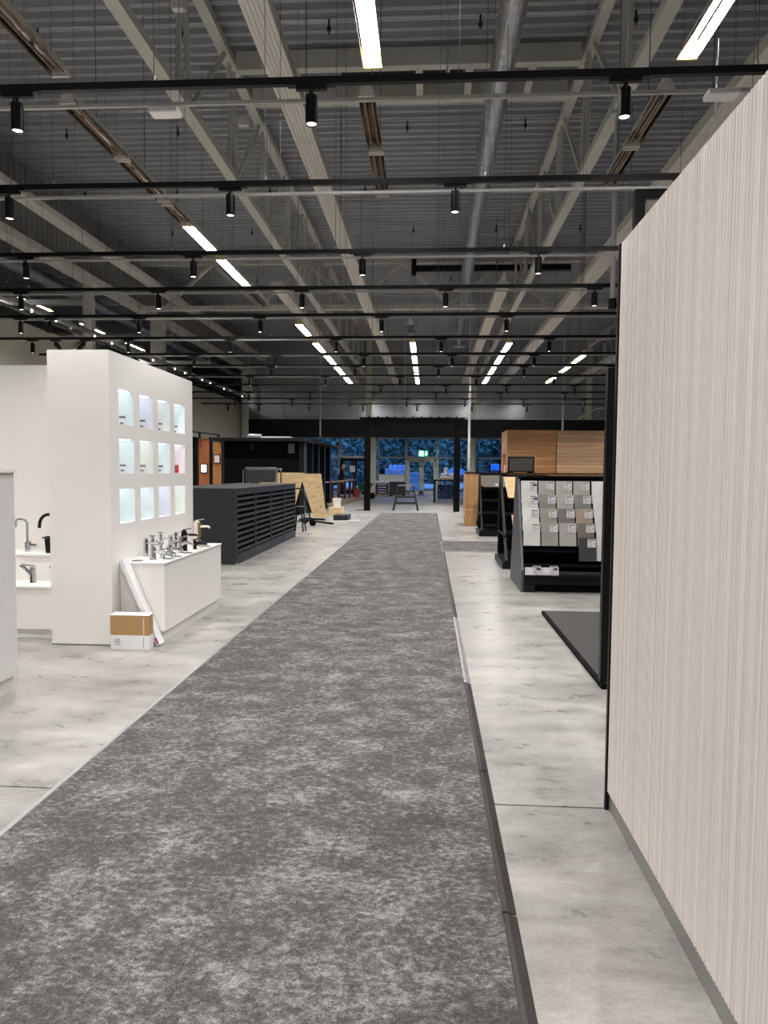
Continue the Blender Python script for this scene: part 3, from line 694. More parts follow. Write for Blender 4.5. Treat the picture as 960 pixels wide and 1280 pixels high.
# low counter in front of the niches
t = thing('tap_counter', (-2.47, 6.8, 0), 'low white counter displaying mixer taps below the niches', 'counter')
MB().box(-2.665, -2.27, 5.985, 7.66, .1, .685).build('body', 'white_laminate', t, bev=.002)
MB().box(-2.665, -2.30, 6.0, 7.63, 0, .1).build('plinth', 'white_laminate', t)
MB().box(-2.665, -2.262, 5.975, 7.67, .685, .70).build('worktop', 'white_top', t, bev=.002)
TZ = .7005
def tap(name, x, y, h, style, m, label, ang=0., group='mixer taps on the low counter', z=TZ, r=.022):
    t = thing(name, (x, y, z), label, 'tap', group, rz=ang)
    L = dict(local=True)
    if style == 'tall':
        MB().lathe([(r*1.25, 0), (r*1.25, .006), (r, .009), (r, h-.02), (r*.8, h)], 0, 0, 16).build('body', m, t, smooth=True, **L)
        MB().tube([(0, 0, h*.78), (.07, 0, h*.80), (.12, 0, h*.80), (.135, 0, h*.74)], [.013, .012, .011, .010], 10).build('spout', m, t, smooth=True, **L)
        MB().bar((-.01, 0, h+.008), (.075, 0, h+.022), .016, .008).cyl((0, 0, h-.01), (0, 0, h+.01), .014, 10).build('lever', m, t, **L)
    elif style == 'low':
        MB().lathe([(r*1.3, 0), (r*1.3, .006), (r, .01), (r*.95, h*.75), (r*1.05, h)], 0, 0, 16).build('body', m, t, smooth=True, **L)
        MB().tube([(0, 0, h*.55), (.05, 0, h*.72), (.11, 0, h*.62), (.125, 0, h*.5)], [.018, .016, .012, .011], 10).build('spout', m, t, smooth=True, **L)
        MB().bar((-.012, 0, h+.006), (.09, 0, h+.03), .024, .012).build('lever', m, t, **L)
    elif style == 'cross':
        MB().lathe([(r*1.3, 0), (r*1.3, .006), (r*.8, .012), (r*.7, h*.8), (r*.9, h)], 0, 0, 16).build('body', m, t, smooth=True, **L)
        MB().tube([(0, 0, h*.6), (.05, 0, h*.85), (.1, 0, h*.8), (.115, 0, h*.6)], .011, 10).build('spout', m, t, smooth=True, **L)
        MB().tube([(0, 0, h), (0, 0, h+.02)], .012, 8).tube([(-.035, 0, h+.022), (.035, 0, h+.022)], .007, 8).tube([(0, -.035, h+.022), (0, .035, h+.022)], .007, 8).build('cross_handle', m, t, **L)
    elif style == 'uspout':
        MB().lathe([(r*1.2, 0), (r*1.2, h*.3), (r*.9, h*.3), (r*.5, h*.33)], 0, 0, 16).build('body', m, t, smooth=True, **L)
        MB().tube([(0, 0, h*.3), (0, 0, h*.9), (-.012, 0, h*.97), (-.03, 0, h), (-.08, 0, h*1.02), (-.098, 0, h*.99), (-.11, 0, h*.9), (-.115, 0, h*.76)], .0125, 12).build('spout', m, t, smooth=True, **L)
        MB().cyl((0, 0, h*.2), (.085, 0, h*.2), .017, 12).bar((.03, 0, h*.22), (.03, 0, h*.34), .008, .014).build('lever', m, t, **L)
    elif style == 'arch':
        MB().lathe([(r*1.2, 0), (r*1.2, h*.3), (r*.9, h*.3), (r*.6, h*.33)], 0, 0, 16).build('body', m, t, smooth=True, **L)
        pts = [(0, 0, h*.3), (0, 0, h*.7)] + [(-.09+.09*math.cos(a), 0, h*.7+.1*math.sin(a)) for a in [math.pi*k/10 for k in range(1, 11)]] + [(-.183, 0, h*.62)]
        MB().tube(pts, .015, 12).build('spout', m, t, smooth=True, **L)
        MB().cyl((0, 0, h*.22), (.07, 0, h*.22), .014, 10).build('lever', m, t, **L)
    elif style == 'slant':
        MB().lathe([(r*1.2, 0), (r*1.1, .01), (r*1.1, h*.82), (r*.9, h*.85)], 0, 0, 16).build('body', m, t, smooth=True, **L)
        MB().tube([(0, 0, h*.35), (-.05, 0, h*.62), (-.10, 0, h*.88), (-.118, 0, h*.86)], [.02, .018, .017, .014], 10).build('spout', m, t, smooth=True, **L)
        MB().bar((.02, 0, h*.9), (-.10, 0, h*.97), .026, .012).build('lever', m, t, **L)
    return t
def plate(x, y, label, r=.05):
    tag(MB().lathe([(r, TZ), (r, TZ+.003), (r*.9, TZ+.004)], x, y, 20).build('sample_disc', 'ink', smooth=True), label, 'disc', 'flat discs on the low counter')
tap('mixer_tap', -2.61, 6.42, .155, 'tall', 'chrome', 'slim chrome pillar tap nearest the niche wall at the front of the counter', -.1)
tap('mixer_tap', -2.555, 6.44, .165, 'cross', 'chrome', 'chrome tap with cross handle second along the niche wall', -.2)
tap('mixer_tap', -2.445, 6.167, .115, 'low', 'chrome', 'stout chrome basin tap at the front edge of the counter', -.1, r=.028)
tap('mixer_tap', -2.4, 6.28, .07, 'low', 'chrome', 'very low chrome tap beside the stout front tap', .1)
tap('mixer_tap', -2.55, 6.63, .18, 'cross', 'chrome', 'tall chrome tap with cross handle in the middle of the cluster', -.1)
tap('mixer_tap', -2.4, 6.46, .10, 'low', 'chrome', 'broad chrome basin tap with a long flat spout', 0, r=.026)
tap('mixer_tap', -2.52, 6.8, .15, 'low', 'chrome', 'chrome tap with dark domed top behind the broad spout tap', -.1)
tap('mixer_tap', -2.56, 7.05, .16, 'tall', 'chrome', 'chrome pillar tap left of the black tap', -.2)
tap('mixer_tap', -2.39, 6.72, .14, 'low', 'chrome', 'chrome tap with the widest spout in front of the black tap', 0, r=.024)
tap('mixer_tap', -2.415, 6.9, .20, 'tall', 'black_metal', 'tall black mixer tap with side lever', 0, r=.030)
tap('mixer_tap', -2.36, 7.06, .09, 'low', 'black_metal', 'low black tap between the tall black and the gold tap', 0, r=.018)
gt = tap('mixer_tap', -2.4, 7.24, .27, 'tall', 'ivory_metal', 'tall ivory and gold basin tap at the far end of the counter', .1, r=.034)
MB().lathe([(.030, .015), (.030, .255)], .0125, 0, 16).build('gold_sleeve', 'brass', gt, smooth=True, local=True)
for i, (x, y) in enumerate(((-2.55, 6.08), (-2.33, 6.25), (-2.32, 6.42), (-2.32, 6.72), (-2.33, 7.32), (-2.42, 7.45))):
    plate(x, y, 'flat grey disc on the low tap counter, %s from the front' % ORD[i])
# stepped tap display left of the column
t = thing('stepped_display', (-4.3, 6.4, 0), 'white stepped plinth with taps against the white back panel', 'display')
MB().box(-5.6, -3.205, 6.0, 6.75, .09, .455).build('lower_step', 'white_laminate', t); MB().box(-5.6, -3.205, 6.04, 6.7, 0, .09).build('plinth', 'white_laminate', t)
MB().box(-5.6, -3.205, 5.985, 6.32, .455, .472).build('lower_shelf', 'white_top', t)
MB().box(-5.6, -3.205, 6.32, 6.75, .455, .70).build('upper_step', 'white_laminate', t); MB().box(-5.6, -3.205, 6.3, 6.75, .70, .717).build('upper_shelf', 'white_top', t)
tag(MB().box(-5.6, -3.205, 6.755, 6.85, 0, 2.505).build('back_panel', 'white_laminate'), 'tall white back panel behind the stepped tap display', 'panel')
tap('kitchen_tap', -3.79, 6.5, .30, 'uspout', 'chrome', 'chrome kitchen tap with square swan neck on the upper shelf', 0, 'taps on the stepped display', .718)
tap('kitchen_tap', -3.50, 6.52, .36, 'arch', 'black_metal', 'black arched kitchen tap on the upper shelf', 0, 'taps on the stepped display', .718)
tap('basin_tap', -3.57, 6.2, .165, 'slant', 'chrome', 'chrome basin tap with slanting spout on the lower shelf', 0, 'taps on the stepped display', .473, r=.024)
tap('basin_tap', -3.27, 6.16, .165, 'slant', 'chrome', 'chrome basin tap half hidden by the white column', 0, 'taps on the stepped display', .473, r=.024)
t = thing('soap_dispenser', (-3.535, 6.42, .718), 'black soap dispenser beside the arched black tap', 'dispenser')
MB().lathe([(.030, .718), (.040, .85), (.038, .855), (.012, .86), (.012, .87)], -3.535, 6.42, 18).build('cup', 'black_metal', t, smooth=True)
MB().tube([(-3.535, 6.42, .87), (-3.555, 6.42, .868), (-3.60, 6.42, .855)], .007, 8).build('nozzle', 'black_metal', t)
# near-left cabinet
t = thing('white_cabinet', (-3.2, 4.1, 0), 'pale grey cabinet cut off by the left edge', 'cabinet')
MB().box(-3.8, -2.78, 3.4, 4.62, .105, 1.475).build('body', 'grey_laminate', t); MB().box(-3.8, -2.80, 3.4, 4.60, 0, .105).build('plinth', 'grey_laminate', t)
MB().box(-3.82, -2.765, 3.38, 4.635, 1.475, 1.495).build('worktop', 'white_laminate', t)
# leaning flat carton and box
t = thing('leaning_carton', (-2.45, 5.92, 0), 'narrow white flat carton leaning against the niche wall', 'carton')
MB().hexa([(-2.30, 5.86, .0), (-2.268, 5.86, .012), (-2.268, 5.968, .012), (-2.30, 5.968, 0)], [(-2.62, 5.86, .728), (-2.588, 5.86, .742), (-2.588, 5.968, .742), (-2.62, 5.968, .728)]).build('carton', 'carton_white', t)
MB().bar((-2.285, 5.858, .02), (-2.308, 5.858, .072), .0015, .016, (1, 0, 0)).build('red_print', 'ink_red', t)
t = thing('tap_box', (-2.477, 5.78, 0), 'small carton with brown top and white base below the niche wall', 'box')
bx0, bx1, by0, by1 = -2.643, -2.312, 5.735, 5.825
MB().box(bx0, bx1, by0, by1, 0, .118).build('white_base', 'carton_white', t); MB().box(bx0, bx1, by0, by1, .118, .285).build('brown_sleeve', 'kraft', t)
MB().add([(bx0, by0, .285), (bx1, by0, .285), (bx1, by1, .285), (bx0, by1, .285), (bx0, by0, .288), (bx1, by0, .288), (bx1, by1, .296), (bx0, by1, .296)], [(3,2,1,0),(4,5,6,7),(0,1,5,4),(1,2,6,5),(2,3,7,6),(3,0,4,7)]).build('lid', 'carton_white', t)
lg = MB(); cx, cz = bx0+.062, .06
for k in range(20):
    if k in (0, 19): continue
    a0 = 2*math.pi*k/20; a1 = 2*math.pi*(k+1)/20
    q = lambda a, r: (cx+r*math.cos(a), by0-.0008, cz+r*math.sin(a))
    lg.add([q(a0, .021), q(a1, .021), q(a1, .026), q(a0, .026)], [(3, 2, 1, 0)])
lg.box(cx-.012, cx+.014, by0-.0012, by0-.0005, cz-.003, cz+.003).box(cx-.008, cx+.004, by0-.0012, by0-.0005, cz+.005, cz+.008)
lg.build('round_logo', 'ink', t)
pm = MB()
for k in range(8): pm.box(bx1-.052, bx1-.040, by0-.001, by0-.0004, .13+k*.0175, .139+k*.0175)
pm.build('print_on_sleeve', 'carton_white', t)
pm = MB()
for k in range(9): pm.box(bx1-.052, bx1-.045, by0-.001, by0-.0004, .02+k*.009, .026+k*.009)
pm.build('print_on_base', 'ink', t)

# ================================================================== LEFT DARK CABINETS
def dark_cab(i):
    X = -3.03; y0 = 11.1+1.25*i; y1 = y0+1.245; D = 1.3; H = 1.195
    t = thing('sample_cabinet', (X-D/2, (y0+y1)/2, 0), 'charcoal cabinet with angled open slots, %s from the front' % ORD[i], 'cabinet', 'charcoal slot cabinets')
    MB().box(X-D, X-.07, y0, y1, 0, H).build('body', 'charcoal', t)
    MB().box(X-.07, X, y0, y0+.035, .0, H).build('side_panel', 'charcoal', t); MB().box(X-.07, X, y1-.035, y1, 0, H).build('side_panel', 'charcoal', t)
    MB().box(X-.07, X-.004, y0+.036, y1-.036, H-.09, H-.001).build('top_rail', 'charcoal', t); MB().box(X-.07, X-.004, y0+.036, y1-.036, .001, .16).build('bottom_rail', 'charcoal', t)
    n = 10; zz = .18
    MB().box(X-.068, X-.06, y0+.036, y1-.036, .16, H-.09).build('slot_back', 'black_matte', t)
    for k in range(n):
        z = zz + k*.0935
        # a shelf front that tilts forward a little, dark gap above it
        MB().hexa([(X-.055, y0+.037, z), (X-.012, y0+.037, z), (X-.012, y1-.037, z), (X-.055, y1-.037, z)], [(X-.038, y0+.037, z+.042), (X-.004, y0+.037, z+.042), (X-.004, y1-.037, z+.042), (X-.038, y1-.037, z+.042)]).build('slat', 'charcoal', t)
    MB().box(X-D-.01, X+.008, y0, y1, H, H+.02).build('top_panel', 'charcoal', t)
    MB().box(X-.02, X+.004, y0-.001, y0+.012, 0, .03).build('foot', 'alu', t)
for i in range(4): dark_cab(i)
# black mesh bench behind the cabinets
t = thing('mesh_cart', (-4.0, 17.0, 0), 'black mesh cart with chrome tube legs behind the charcoal cabinets', 'cart')
for x in (-4.42, -3.62):
    MB().tube([(x, 16.8, .0), (x, 16.8, 1.5), (x+.02, 16.86, 1.54), (x+.02, 17.25, 1.54), (x, 17.3, 1.5), (x, 17.3, 0)], .018, 8).build('tube_leg', 'chrome', t, smooth=True)
MB().tube([(-4.40, 16.95, 1.50), (-3.64, 16.95, 1.50)], .085, 14).build('mesh_roll', 'basket_mesh', t)
MB().hexa([(-4.38, 16.82, 1.22), (-3.66, 16.82, 1.22), (-3.66, 16.85, 1.22), (-4.38, 16.85, 1.22)], [(-4.40, 16.86, 1.5), (-3.64, 16.86, 1.5), (-3.64, 16.89, 1.5), (-4.40, 16.89, 1.5)]).build('mesh_panel', 'basket_mesh', t)
MB().bar((-4.42, 16.8, .5), (-3.62, 16.8, .5), .02, .02).build('cross_bar', 'chrome', t)
# leaning plywood on trolley
t = thing('plywood_trolley', (-3.3, 19.6, 0), 'black trolley carrying a leaning plywood sheet beside the aisle', 'trolley')
MB().bar((-3.55, 19.5, .16), (-2.55, 18.9, .1), .07, .05).build('base_rail', 'black_metal', t); MB().bar((-3.55, 20.0, .16), (-2.9, 19.85, .14), .06, .05).build('base_rail', 'black_metal', t)
MB().bar((-3.5, 19.5, .16), (-3.5, 20.0, .16), .06, .05).build('cross_rail', 'black_metal', t)
for p in ((-3.15, 19.25), (-3.5, 20.05)):
    MB().cyl((p[0], p[1]-.03, .09), (p[0], p[1]+.03, .09), .09, 16).build('wheel', 'black_matte', t)
MB().tube([(-3.78, 18.95, .14), (-3.74, 18.95, .96), (-3.68, 18.95, 1.03), (-3.46, 18.95, 1.03), (-3.38, 18.95, .97), (-3.18, 19.15, .16)], .022, 8).build('push_handle', 'black_metal', t, smooth=True)
o = MB().hexa([(-3.22, 19.78, .21), (-2.85, 19.78, .19), (-2.85, 19.80, .19), (-3.22, 19.80, .21)], [(-3.62, 19.88, 1.43), (-3.02, 19.88, 1.425), (-3.02, 19.90, 1.425), (-3.62, 19.90, 1.43)]).build('plywood_sheet', 'plywood'); tag(o, 'pale plywood sheet with screw holes leaning on the trolley', 'plywood', 'plywood sheets')
dm = MB()
for x, z in ((-3.2, 1.33), (-3.1, 1.05), (-3.25, .8), (-3.0, .82), (-3.02, .5), (-3.15, .42), (-2.95, .3), (-3.35, 1.1)):
    u = (z-.2)/1.23; yy = 19.78+.1*u
    dm.box(x-.014, x+.014, yy-.004, yy+.001, z-.014, z+.014)
dm.build('screw_mark', 'bark', o)
o = MB().hexa([(-5.2, 20.4, 0), (-4.0, 20.4, 0), (-4.0, 20.42, 0), (-5.2, 20.42, 0)], [(-4.85, 20.5, 1.45), (-3.6, 20.5, 1.45), (-3.6, 20.52, 1.45), (-4.85, 20.52, 1.45)]).build('plywood_sheet', 'plywood'); tag(o, 'plywood sheet standing behind the mesh cart', 'plywood', 'plywood sheets')
t = thing('bar_stool', (-3.2, 17.5, 0), 'black bar stool beside the last charcoal cabinet', 'stool')
MB().lathe([(.15, .58), (.16, .60), (.16, .62), (.14, .63)], -3.2, 17.5, 16).build('seat', 'black_metal', t)
for a in range(4):
    dx, dy = math.cos(a*math.pi/2+.7), math.sin(a*math.pi/2+.7)
    MB().bar((-3.2+dx*.11, 17.5+dy*.11, .58), (-3.2+dx*.19, 17.5+dy*.19, 0), .028, .028).build('leg', 'black_metal', t)
MB().tube([(-3.2+.15*math.cos(a*.524), 17.5+.15*math.sin(a*.524), .25) for a in range(13)], .01, 6).build('foot_ring', 'black_metal', t)
tag(MB().box(-2.9, -2.45, 21.6, 22.4, .0, .16).build('grey_slab', 'charcoal'), 'dark grey slab lying behind the plywood trolley', 'slab')
tag(MB().bar((-2.9, 21.0, .012), (-2.1, 21.5, .012), .05, .022).build('white_strip', 'white_top'), 'thin white strip lying on the floor by the grey slab', 'strip')
t = thing('white_bucket', (-3.05, 23.6, 0), 'white bucket on timber blocks behind the plywood', 'bucket')
MB().lathe([(.12, .3), (.15, .58), (.155, .6)], -3.05, 23.6, 14).build('pail', 'white_top', t, smooth=True); MB().box(-3.3, -2.85, 23.4, 23.8, 0, .3).build('timber_block', 'plywood', t)

# ================================================================== DOOR SAMPLES, CABIN
def door_sample(x0, x1, m, lab, scr, zt):
    t = thing('door_sample', ((x0+x1)/2, 20, 0), lab, 'door sample', 'door samples')
    MB().box(x0, x1, 20, 20.05, 0, zt).build('door_leaf', m, t)
    MB().box(x0-.06, x0, 19.98, 20.07, 0, zt+.03).build('frame_post', 'black_metal', t); MB().box(x1, x1+.05, 19.98, 20.07, 0, zt+.03).build('frame_post', 'black_metal', t)
    cx = (x0+x1)/2
    z = 1.55 if scr == 'screen_white' else 1.82
    f = MB().box(cx-.10, cx+.10, 19.97, 20.0, z-.13, z+.13).build('tablet', 'black_metal', t); MB().box(cx-.075, cx+.075, 19.965, 19.97, z-.105, z+.105).build('screen', scr, f)
door_sample(-6.56, -6.24, 'door_red', 'reddish brown door sample with a glowing tablet', 'screen_white', 2.40)
door_sample(-6.15, -5.89, 'door_gold', 'golden brown door sample with a dim framed notice', 'screen_pink', 2.30)
tag(MB().box(-7.3, -6.63, 20, 20.06, 0, 2.45).build('room_divider', 'black_matte'), 'black panel left of the door samples', 'panel')
t = thing('door_rail', (-6.4, 19.8, 2.4), 'thin black lamp rail above the door samples', 'rail')
MB().bar((-7.0, 19.75, 2.62), (-5.95, 19.9, 2.50), .03, .03).build('rail', 'black_metal', t)
MB().box(-6.49, -6.44, 19.78, 19.86, 2.40, 2.56).build('bracket', 'black_metal', t); MB().box(-5.98, -5.93, 19.87, 20.0, 2.31, 2.51).build('bracket', 'black_metal', t)
t = thing('garden_cabin', (-5.7, 27, 0), 'black timber garden cabin with flat overhanging roof', 'cabin')
MB().box(-7.05, -4.4, 24, 30, 0, 2.5).build('wall', 'black_matte', t)
for k in range(17):
    MB().box(-7.06, -4.39, 23.975, 24, k*.147, k*.147+.138).build('board', 'black_matte', t)
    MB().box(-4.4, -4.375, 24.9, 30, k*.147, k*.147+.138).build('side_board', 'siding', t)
MB().box(-7.4, -4.15, 23.6, 30.3, 2.5, 2.6).build('roof', 'charcoal_dark', t)
MB().hexa([(-4.3, 25.5, 2.56), (-3.42, 25.5, 2.40), (-3.42, 30.5, 2.40), (-4.3, 30.5, 2.56)], [(-4.3, 25.5, 2.66), (-3.42, 25.5, 2.44), (-3.42, 30.5, 2.44), (-4.3, 30.5, 2.66)]).build('awning', 'charcoal_dark', t)
for y in (25.4, 26.8, 28.4, 30.0): MB().box(-4.37, -4.18, y, y+.22, 0, 2.5).build('fin_post', 'black_metal', t)
for y in (27.3, 29.1): MB().box(-4.376, -4.36, y, y+.8, .6, 2.0).build('pane', 'glass', t)
MB().box(-4.75, -4.55, 23.9, 24.0, 2.1, 2.42).build('wall_lamp', 'siding', t); MB().cyl((-6.0, 23.9, 2.2), (-6.0, 23.9, 2.4), .05, 10).build('down_lamp', 'charcoal', t)
t = thing('foil_roll', (-5.8, 24.2, 2.6), 'roll of clear foil lying on the black cabin roof', 'roll')
MB().cyl((-6.15, 24.0, 2.67), (-5.7, 24.0, 2.67), .07, 14).build('roll', 'clear_foil', t, smooth=True); MB().box(-5.68, -4.7, 23.9, 24.3, 2.605, 2.66).build('loose_sheet', 'white_top', t)
# railings on the low deck
t = thing('timber_deck', (-5.2, 34, 0), 'low timber deck with edge boards beside the entrance', 'deck')
MB().add([(-4.0, 28.2, 0), (-3.4, 38.5, 0), (-7, 38.5, 0), (-7, 30.4, 0), (-4.4, 30.4, 0), (-4.0, 28.2, .15), (-3.4, 38.5, .15), (-7, 38.5, .15), (-7, 30.4, .15), (-4.4, 30.4, .15)],
         [(0,4,3,2,1)[::-1], (5,6,7,8,9), (0,1,6,5), (1,2,7,6), (2,3,8,7), (3,4,9,8), (4,0,5,9)]).build('platform', 'deck_boards', t)
t = thing('deck_railing', (-4.1, 34, .15), 'brown post railing along the low timber deck', 'railing')
pp = [(-4.16, 30.6), (-4.13, 32.6), (-4.1, 34.7), (-4.04, 36.4), (-3.98, 37.8)]
for x, y in pp: MB().box(x-.06, x+.06, y-.06, y+.06, .15, 1.02).build('post', 'brown_post', t)
MB().bar((-4.3, 28.9, 1.04), (-3.97, 37.9, 1.04), .10, .05).build('handrail', 'oak_upright', t)
MB().bar((-4.2, 30.6, .6), (-3.98, 37.8, .6), .012, .012).build('cable', 'black_metal', t)
t = thing('green_cart', (-3.55, 38.9, 0), 'green wheelbarrow parked at the far end of the deck railing', 'cart')
MB().hexa([(-3.75, 38.7, .4), (-3.25, 38.7, .4), (-3.25, 39.2, .4), (-3.75, 39.2, .4)], [(-3.9, 38.55, .85), (-3.05, 38.55, .85), (-3.05, 39.35, .85), (-3.9, 39.35, .85)]).build('tray', 'green_plastic', t)
MB().cyl((-3.08, 38.65, .18), (-3.08, 38.73, .18), .18, 16).build('wheel', 'black_matte', t)
for y in (38.7, 39.2): MB().bar((-3.08, y, .2), (-4.1, y, .7), .04, .04).build('handle', 'pallet_wood', t)
for y in (38.7, 39.2): MB().bar((-3.7, y, .45), (-3.75, y, 0), .04, .04).build('leg', 'alu', t)
t = thing('red_canister', (-3.75, 37.0, .15), 'small red canister at the foot of the deck railing', 'canister')
MB().box(-3.86, -3.6, 36.9, 37.1, .15, .55).build('body', 'red_plastic', t, bev=.03); MB().bar((-3.83, 37, .64), (-3.63, 37, .64), .03, .03).bar((-3.83, 37, .55), (-3.83, 37, .64), .03, .03).bar((-3.63, 37, .55), (-3.63, 37, .64), .03, .03).build('handle', 'red_plastic', t)
# ================================================================== PERGOLA, TRESTLE, ENTRANCE GOODS
t = thing('pergola', (-.65, 27.2, 0), 'black timber pergola portal standing across the end of the aisle', 'pergola')
for x in (-2.35, 1.06): MB().box(x-.115, x+.115, 27.1, 27.33, 0, 3.3).build('post', 'black_matte', t)
MB().hexa([(-2.42, 27.08, 3.24), (1.13, 27.08, 3.24), (1.13, 27.35, 3.24), (-2.42, 27.35, 3.24)], [(-2.63, 27.08, 3.5), (1.33, 27.08, 3.5), (1.33, 27.35, 3.5), (-2.63, 27.35, 3.5)]).build('beam', 'black_matte', t)
MB().box(-2.64, 1.34, 27.05, 27.38, 3.5, 3.56).build('beam_cap', 'black_matte', t)
for k in range(11): MB().box(-2.3+k*.33, -2.25+k*.33, 27.05, 27.38, 3.56, 3.60).build('batten', 'black_matte', t)
MB().box(-2.75, -2.46, 27.1, 27.3, 0, .02).build('base_plate', 'black_metal', t)
t = thing('trestle', (-.88, 27.5, 0), 'grey steel trestle standing at the end of the carpet', 'trestle')
for y, s in ((27.5, 1), (27.95, 1)):
    yb = y-.12 if y < 27.7 else y+.12
    MB().bar((-1.36, yb, 0), (-1.18, 27.72, .97), .05, .035).build('leg', 'charcoal', t); MB().bar((-.41, yb, 0), (-.60, 27.72, .97), .05, .035).build('leg', 'charcoal', t)
    for z in (.28, .52, .74):
        u = z/.97; yy = yb+(27.72-yb)*u
        MB().bar((-1.36+.18*u, yy, z), (-.41-.19*u, yy, z), .035, .05).build('rung', 'charcoal', t)
MB().box(-1.2, -.56, 27.66, 27.78, .95, 1.0).build('top_rail', 'galv', t)
def pallet(t, x0, x1, y0, y1):
    for k in range(5):
        a = x0 + (x1-x0)*k/5; MB().box(a+.01, a+(x1-x0)/5-.02, y0, y1, .11, .13).build('deck_board', 'pallet_wood', t)
    for a in (x0, (x0+x1)/2-.05, x1-.1): MB().box(a, a+.1, y0, y1, 0, .11).build('bearer', 'pallet_wood', t)
t = thing('goods_pallet', (-2.88, 44, 0), 'wooden pallet under the purple bags by the left window', 'pallet', 'goods pallets'); pallet(t, -3.3, -2.45, 43.6, 44.4)
for k in range(5):
    o = MB().box(-3.28+.02*(k % 2), -2.47-.02*(k % 2), 43.62, 44.38, .132+k*.16, .285+k*.16).build('soil_bag', 'bag_white' if k in (4,) else 'bag_purple', bev=.05)
    tag(o, ['purple bag at the bottom of the pallet stack', 'purple bag second from the bottom of the stack', 'purple bag in the middle of the stack', 'purple bag second from the top of the stack', 'white bag on top of the purple bag stack'][k], 'bag', 'stacked bags by the window')
    MB().box(-3.1, -2.6, 43.61, 43.63, .20+k*.16, .25+k*.16).build('white_print', 'bag_white', o)
t = thing('dark_crate', (-1.92, 44, 0), 'dark green plastic crate beside the purple bags', 'crate')
MB().box(-2.41, -1.42, 43.6, 44.4, .08, .88).build('crate_body', 'pack_dark', t)
for k in range(6): MB().box(-2.42, -1.41, 43.58, 43.6, .12+k*.125, .2+k*.125).build('rib', 'pack_dark', t)
for x in (-2.35, -1.6): MB().box(x, x+.12, 43.62, 44.38, 0, .08).build('foot', 'black_matte', t)
t = thing('goods_pallet', (1.0, 36.4, 0), 'wooden pallet under the blue bottles right of the exit', 'pallet', 'goods pallets'); pallet(t, .42, 1.6, 36, 36.9)
n = 0
for lay in range(3):
    for c in range(6):
        x = .46+c*.185
        o = thing('fluid_jug', (x+.08, 36.1, .131+lay*.26), 'blue jug, column %s and layer %s of the pallet stack' % (ORD[c], ORD[lay]), 'jug', 'blue jugs on the pallet')
        MB().box(x, x+.165, 36.03, 36.2, .131+lay*.26, .345+lay*.26).build('jug_body', 'pack_blue', o, bev=.02); MB().cyl((x+.08, 36.1, .345+lay*.26), (x+.08, 36.1, .385+lay*.26), .03, 8).build('cap', 'bag_white', o)
tag(MB().box(.46, 1.56, 36.24, 36.86, .131, .9).build('jug_block', 'pack_blue'), 'block of wrapped blue jugs at the back of the pallet', 'pack')
t = thing('black_table', (.95, 35.4, 0), 'black square framed table in front of the blue jugs', 'table')
for x in (.25, 1.75): MB().box(x, x+.1, 35.2, 35.3, 0, 1.06).build('leg', 'black_metal', t); MB().box(x, x+.1, 35.75, 35.85, 0, 1.06).build('leg', 'black_metal', t)
MB().box(.25, 1.85, 35.2, 35.85, 1.06, 1.13).build('table_top', 'black_metal', t)
for k, (x, z) in enumerate(((.8, 1.13), (1.0, 1.13), (.85, 1.30), (1.25, 1.13), (1.3, 1.28))):
    o = MB().box(x-.18, x+.18, 40.0, 40.6, z, z+.15).build('white_sack', 'bag_white', bev=.05); tag(o, 'white sack beyond the black table, %s of the heap' % ORD[k], 'sack', 'white sacks')
t = thing('sack_shelf', (1.05, 40.3, 0), 'pale shelf unit holding the white sacks', 'shelf')
MB().box(.5, 1.65, 39.9, 40.7, 1.08, 1.13).build('shelf_board', 'pallet_wood', t)
for x in (.5, 1.57):
    for y in (39.9, 40.62): MB().box(x, x+.08, y, y+.08, 0, 1.08).build('leg', 'pallet_wood', t)
tag(MB().lathe([(.09, 1.45), (.11, 1.5), (.10, 1.74), (.05, 1.76)], .95, 40.2, 12).build('white_canister', 'white_top'), 'white canister on top of the sacks', 'canister')
# exit sign
t = thing('exit_sign', (-.36, 44.9, 2.45), 'green and white emergency exit sign above the exit doors', 'sign')
MB().box(-.68, -.05, 44.9, 44.98, 2.45, 2.86).build('sign_box', 'frame_grey', t)
MB().box(-.66, -.07, 44.885, 44.9, 2.47, 2.84).build('sign_face', 'sign_green', t)
m = MB(); m.box(-.20, -.15, 44.87, 44.885, 2.62, 2.80); m.add([(-.27, 44.875, 2.66), (-.08, 44.875, 2.66), (-.175, 44.875, 2.52)], [(0, 2, 1)]); m.build('arrow', 'sign_white', t)
m = MB(); m.box(-.60, -.36, 44.875, 44.885, 2.50, 2.81); m.build('door_symbol', 'sign_white', t)
m = MB(); m.cyl((-.46, 44.86, 2.755), (-.46, 44.875, 2.755), .028, 10).bar((-.47, 44.868, 2.72), (-.49, 44.868, 2.63), .012, .05, (1,0,0)).bar((-.49, 44.868, 2.63), (-.44, 44.868, 2.55), .012, .03, (1,0,0)).bar((-.49, 44.868, 2.63), (-.55, 44.868, 2.56), .012, .03, (1,0,0)).bar((-.47, 44.868, 2.70), (-.41, 44.868, 2.67), .012, .025, (1,0,0)).build('running_figure', 'sign_green', t)
for x in (-.6, -.13): MB().cyl((x, 44.94, 2.86), (x, 44.94, 3.78), .012, 6).build('hanger', 'wire', t)
tag(MB().box(-5.09, -4.77, 45.9, 45.95, 1.46, 1.87).build('door_notice', 'carton_white'), 'white notice on the sliding entrance door', 'notice')
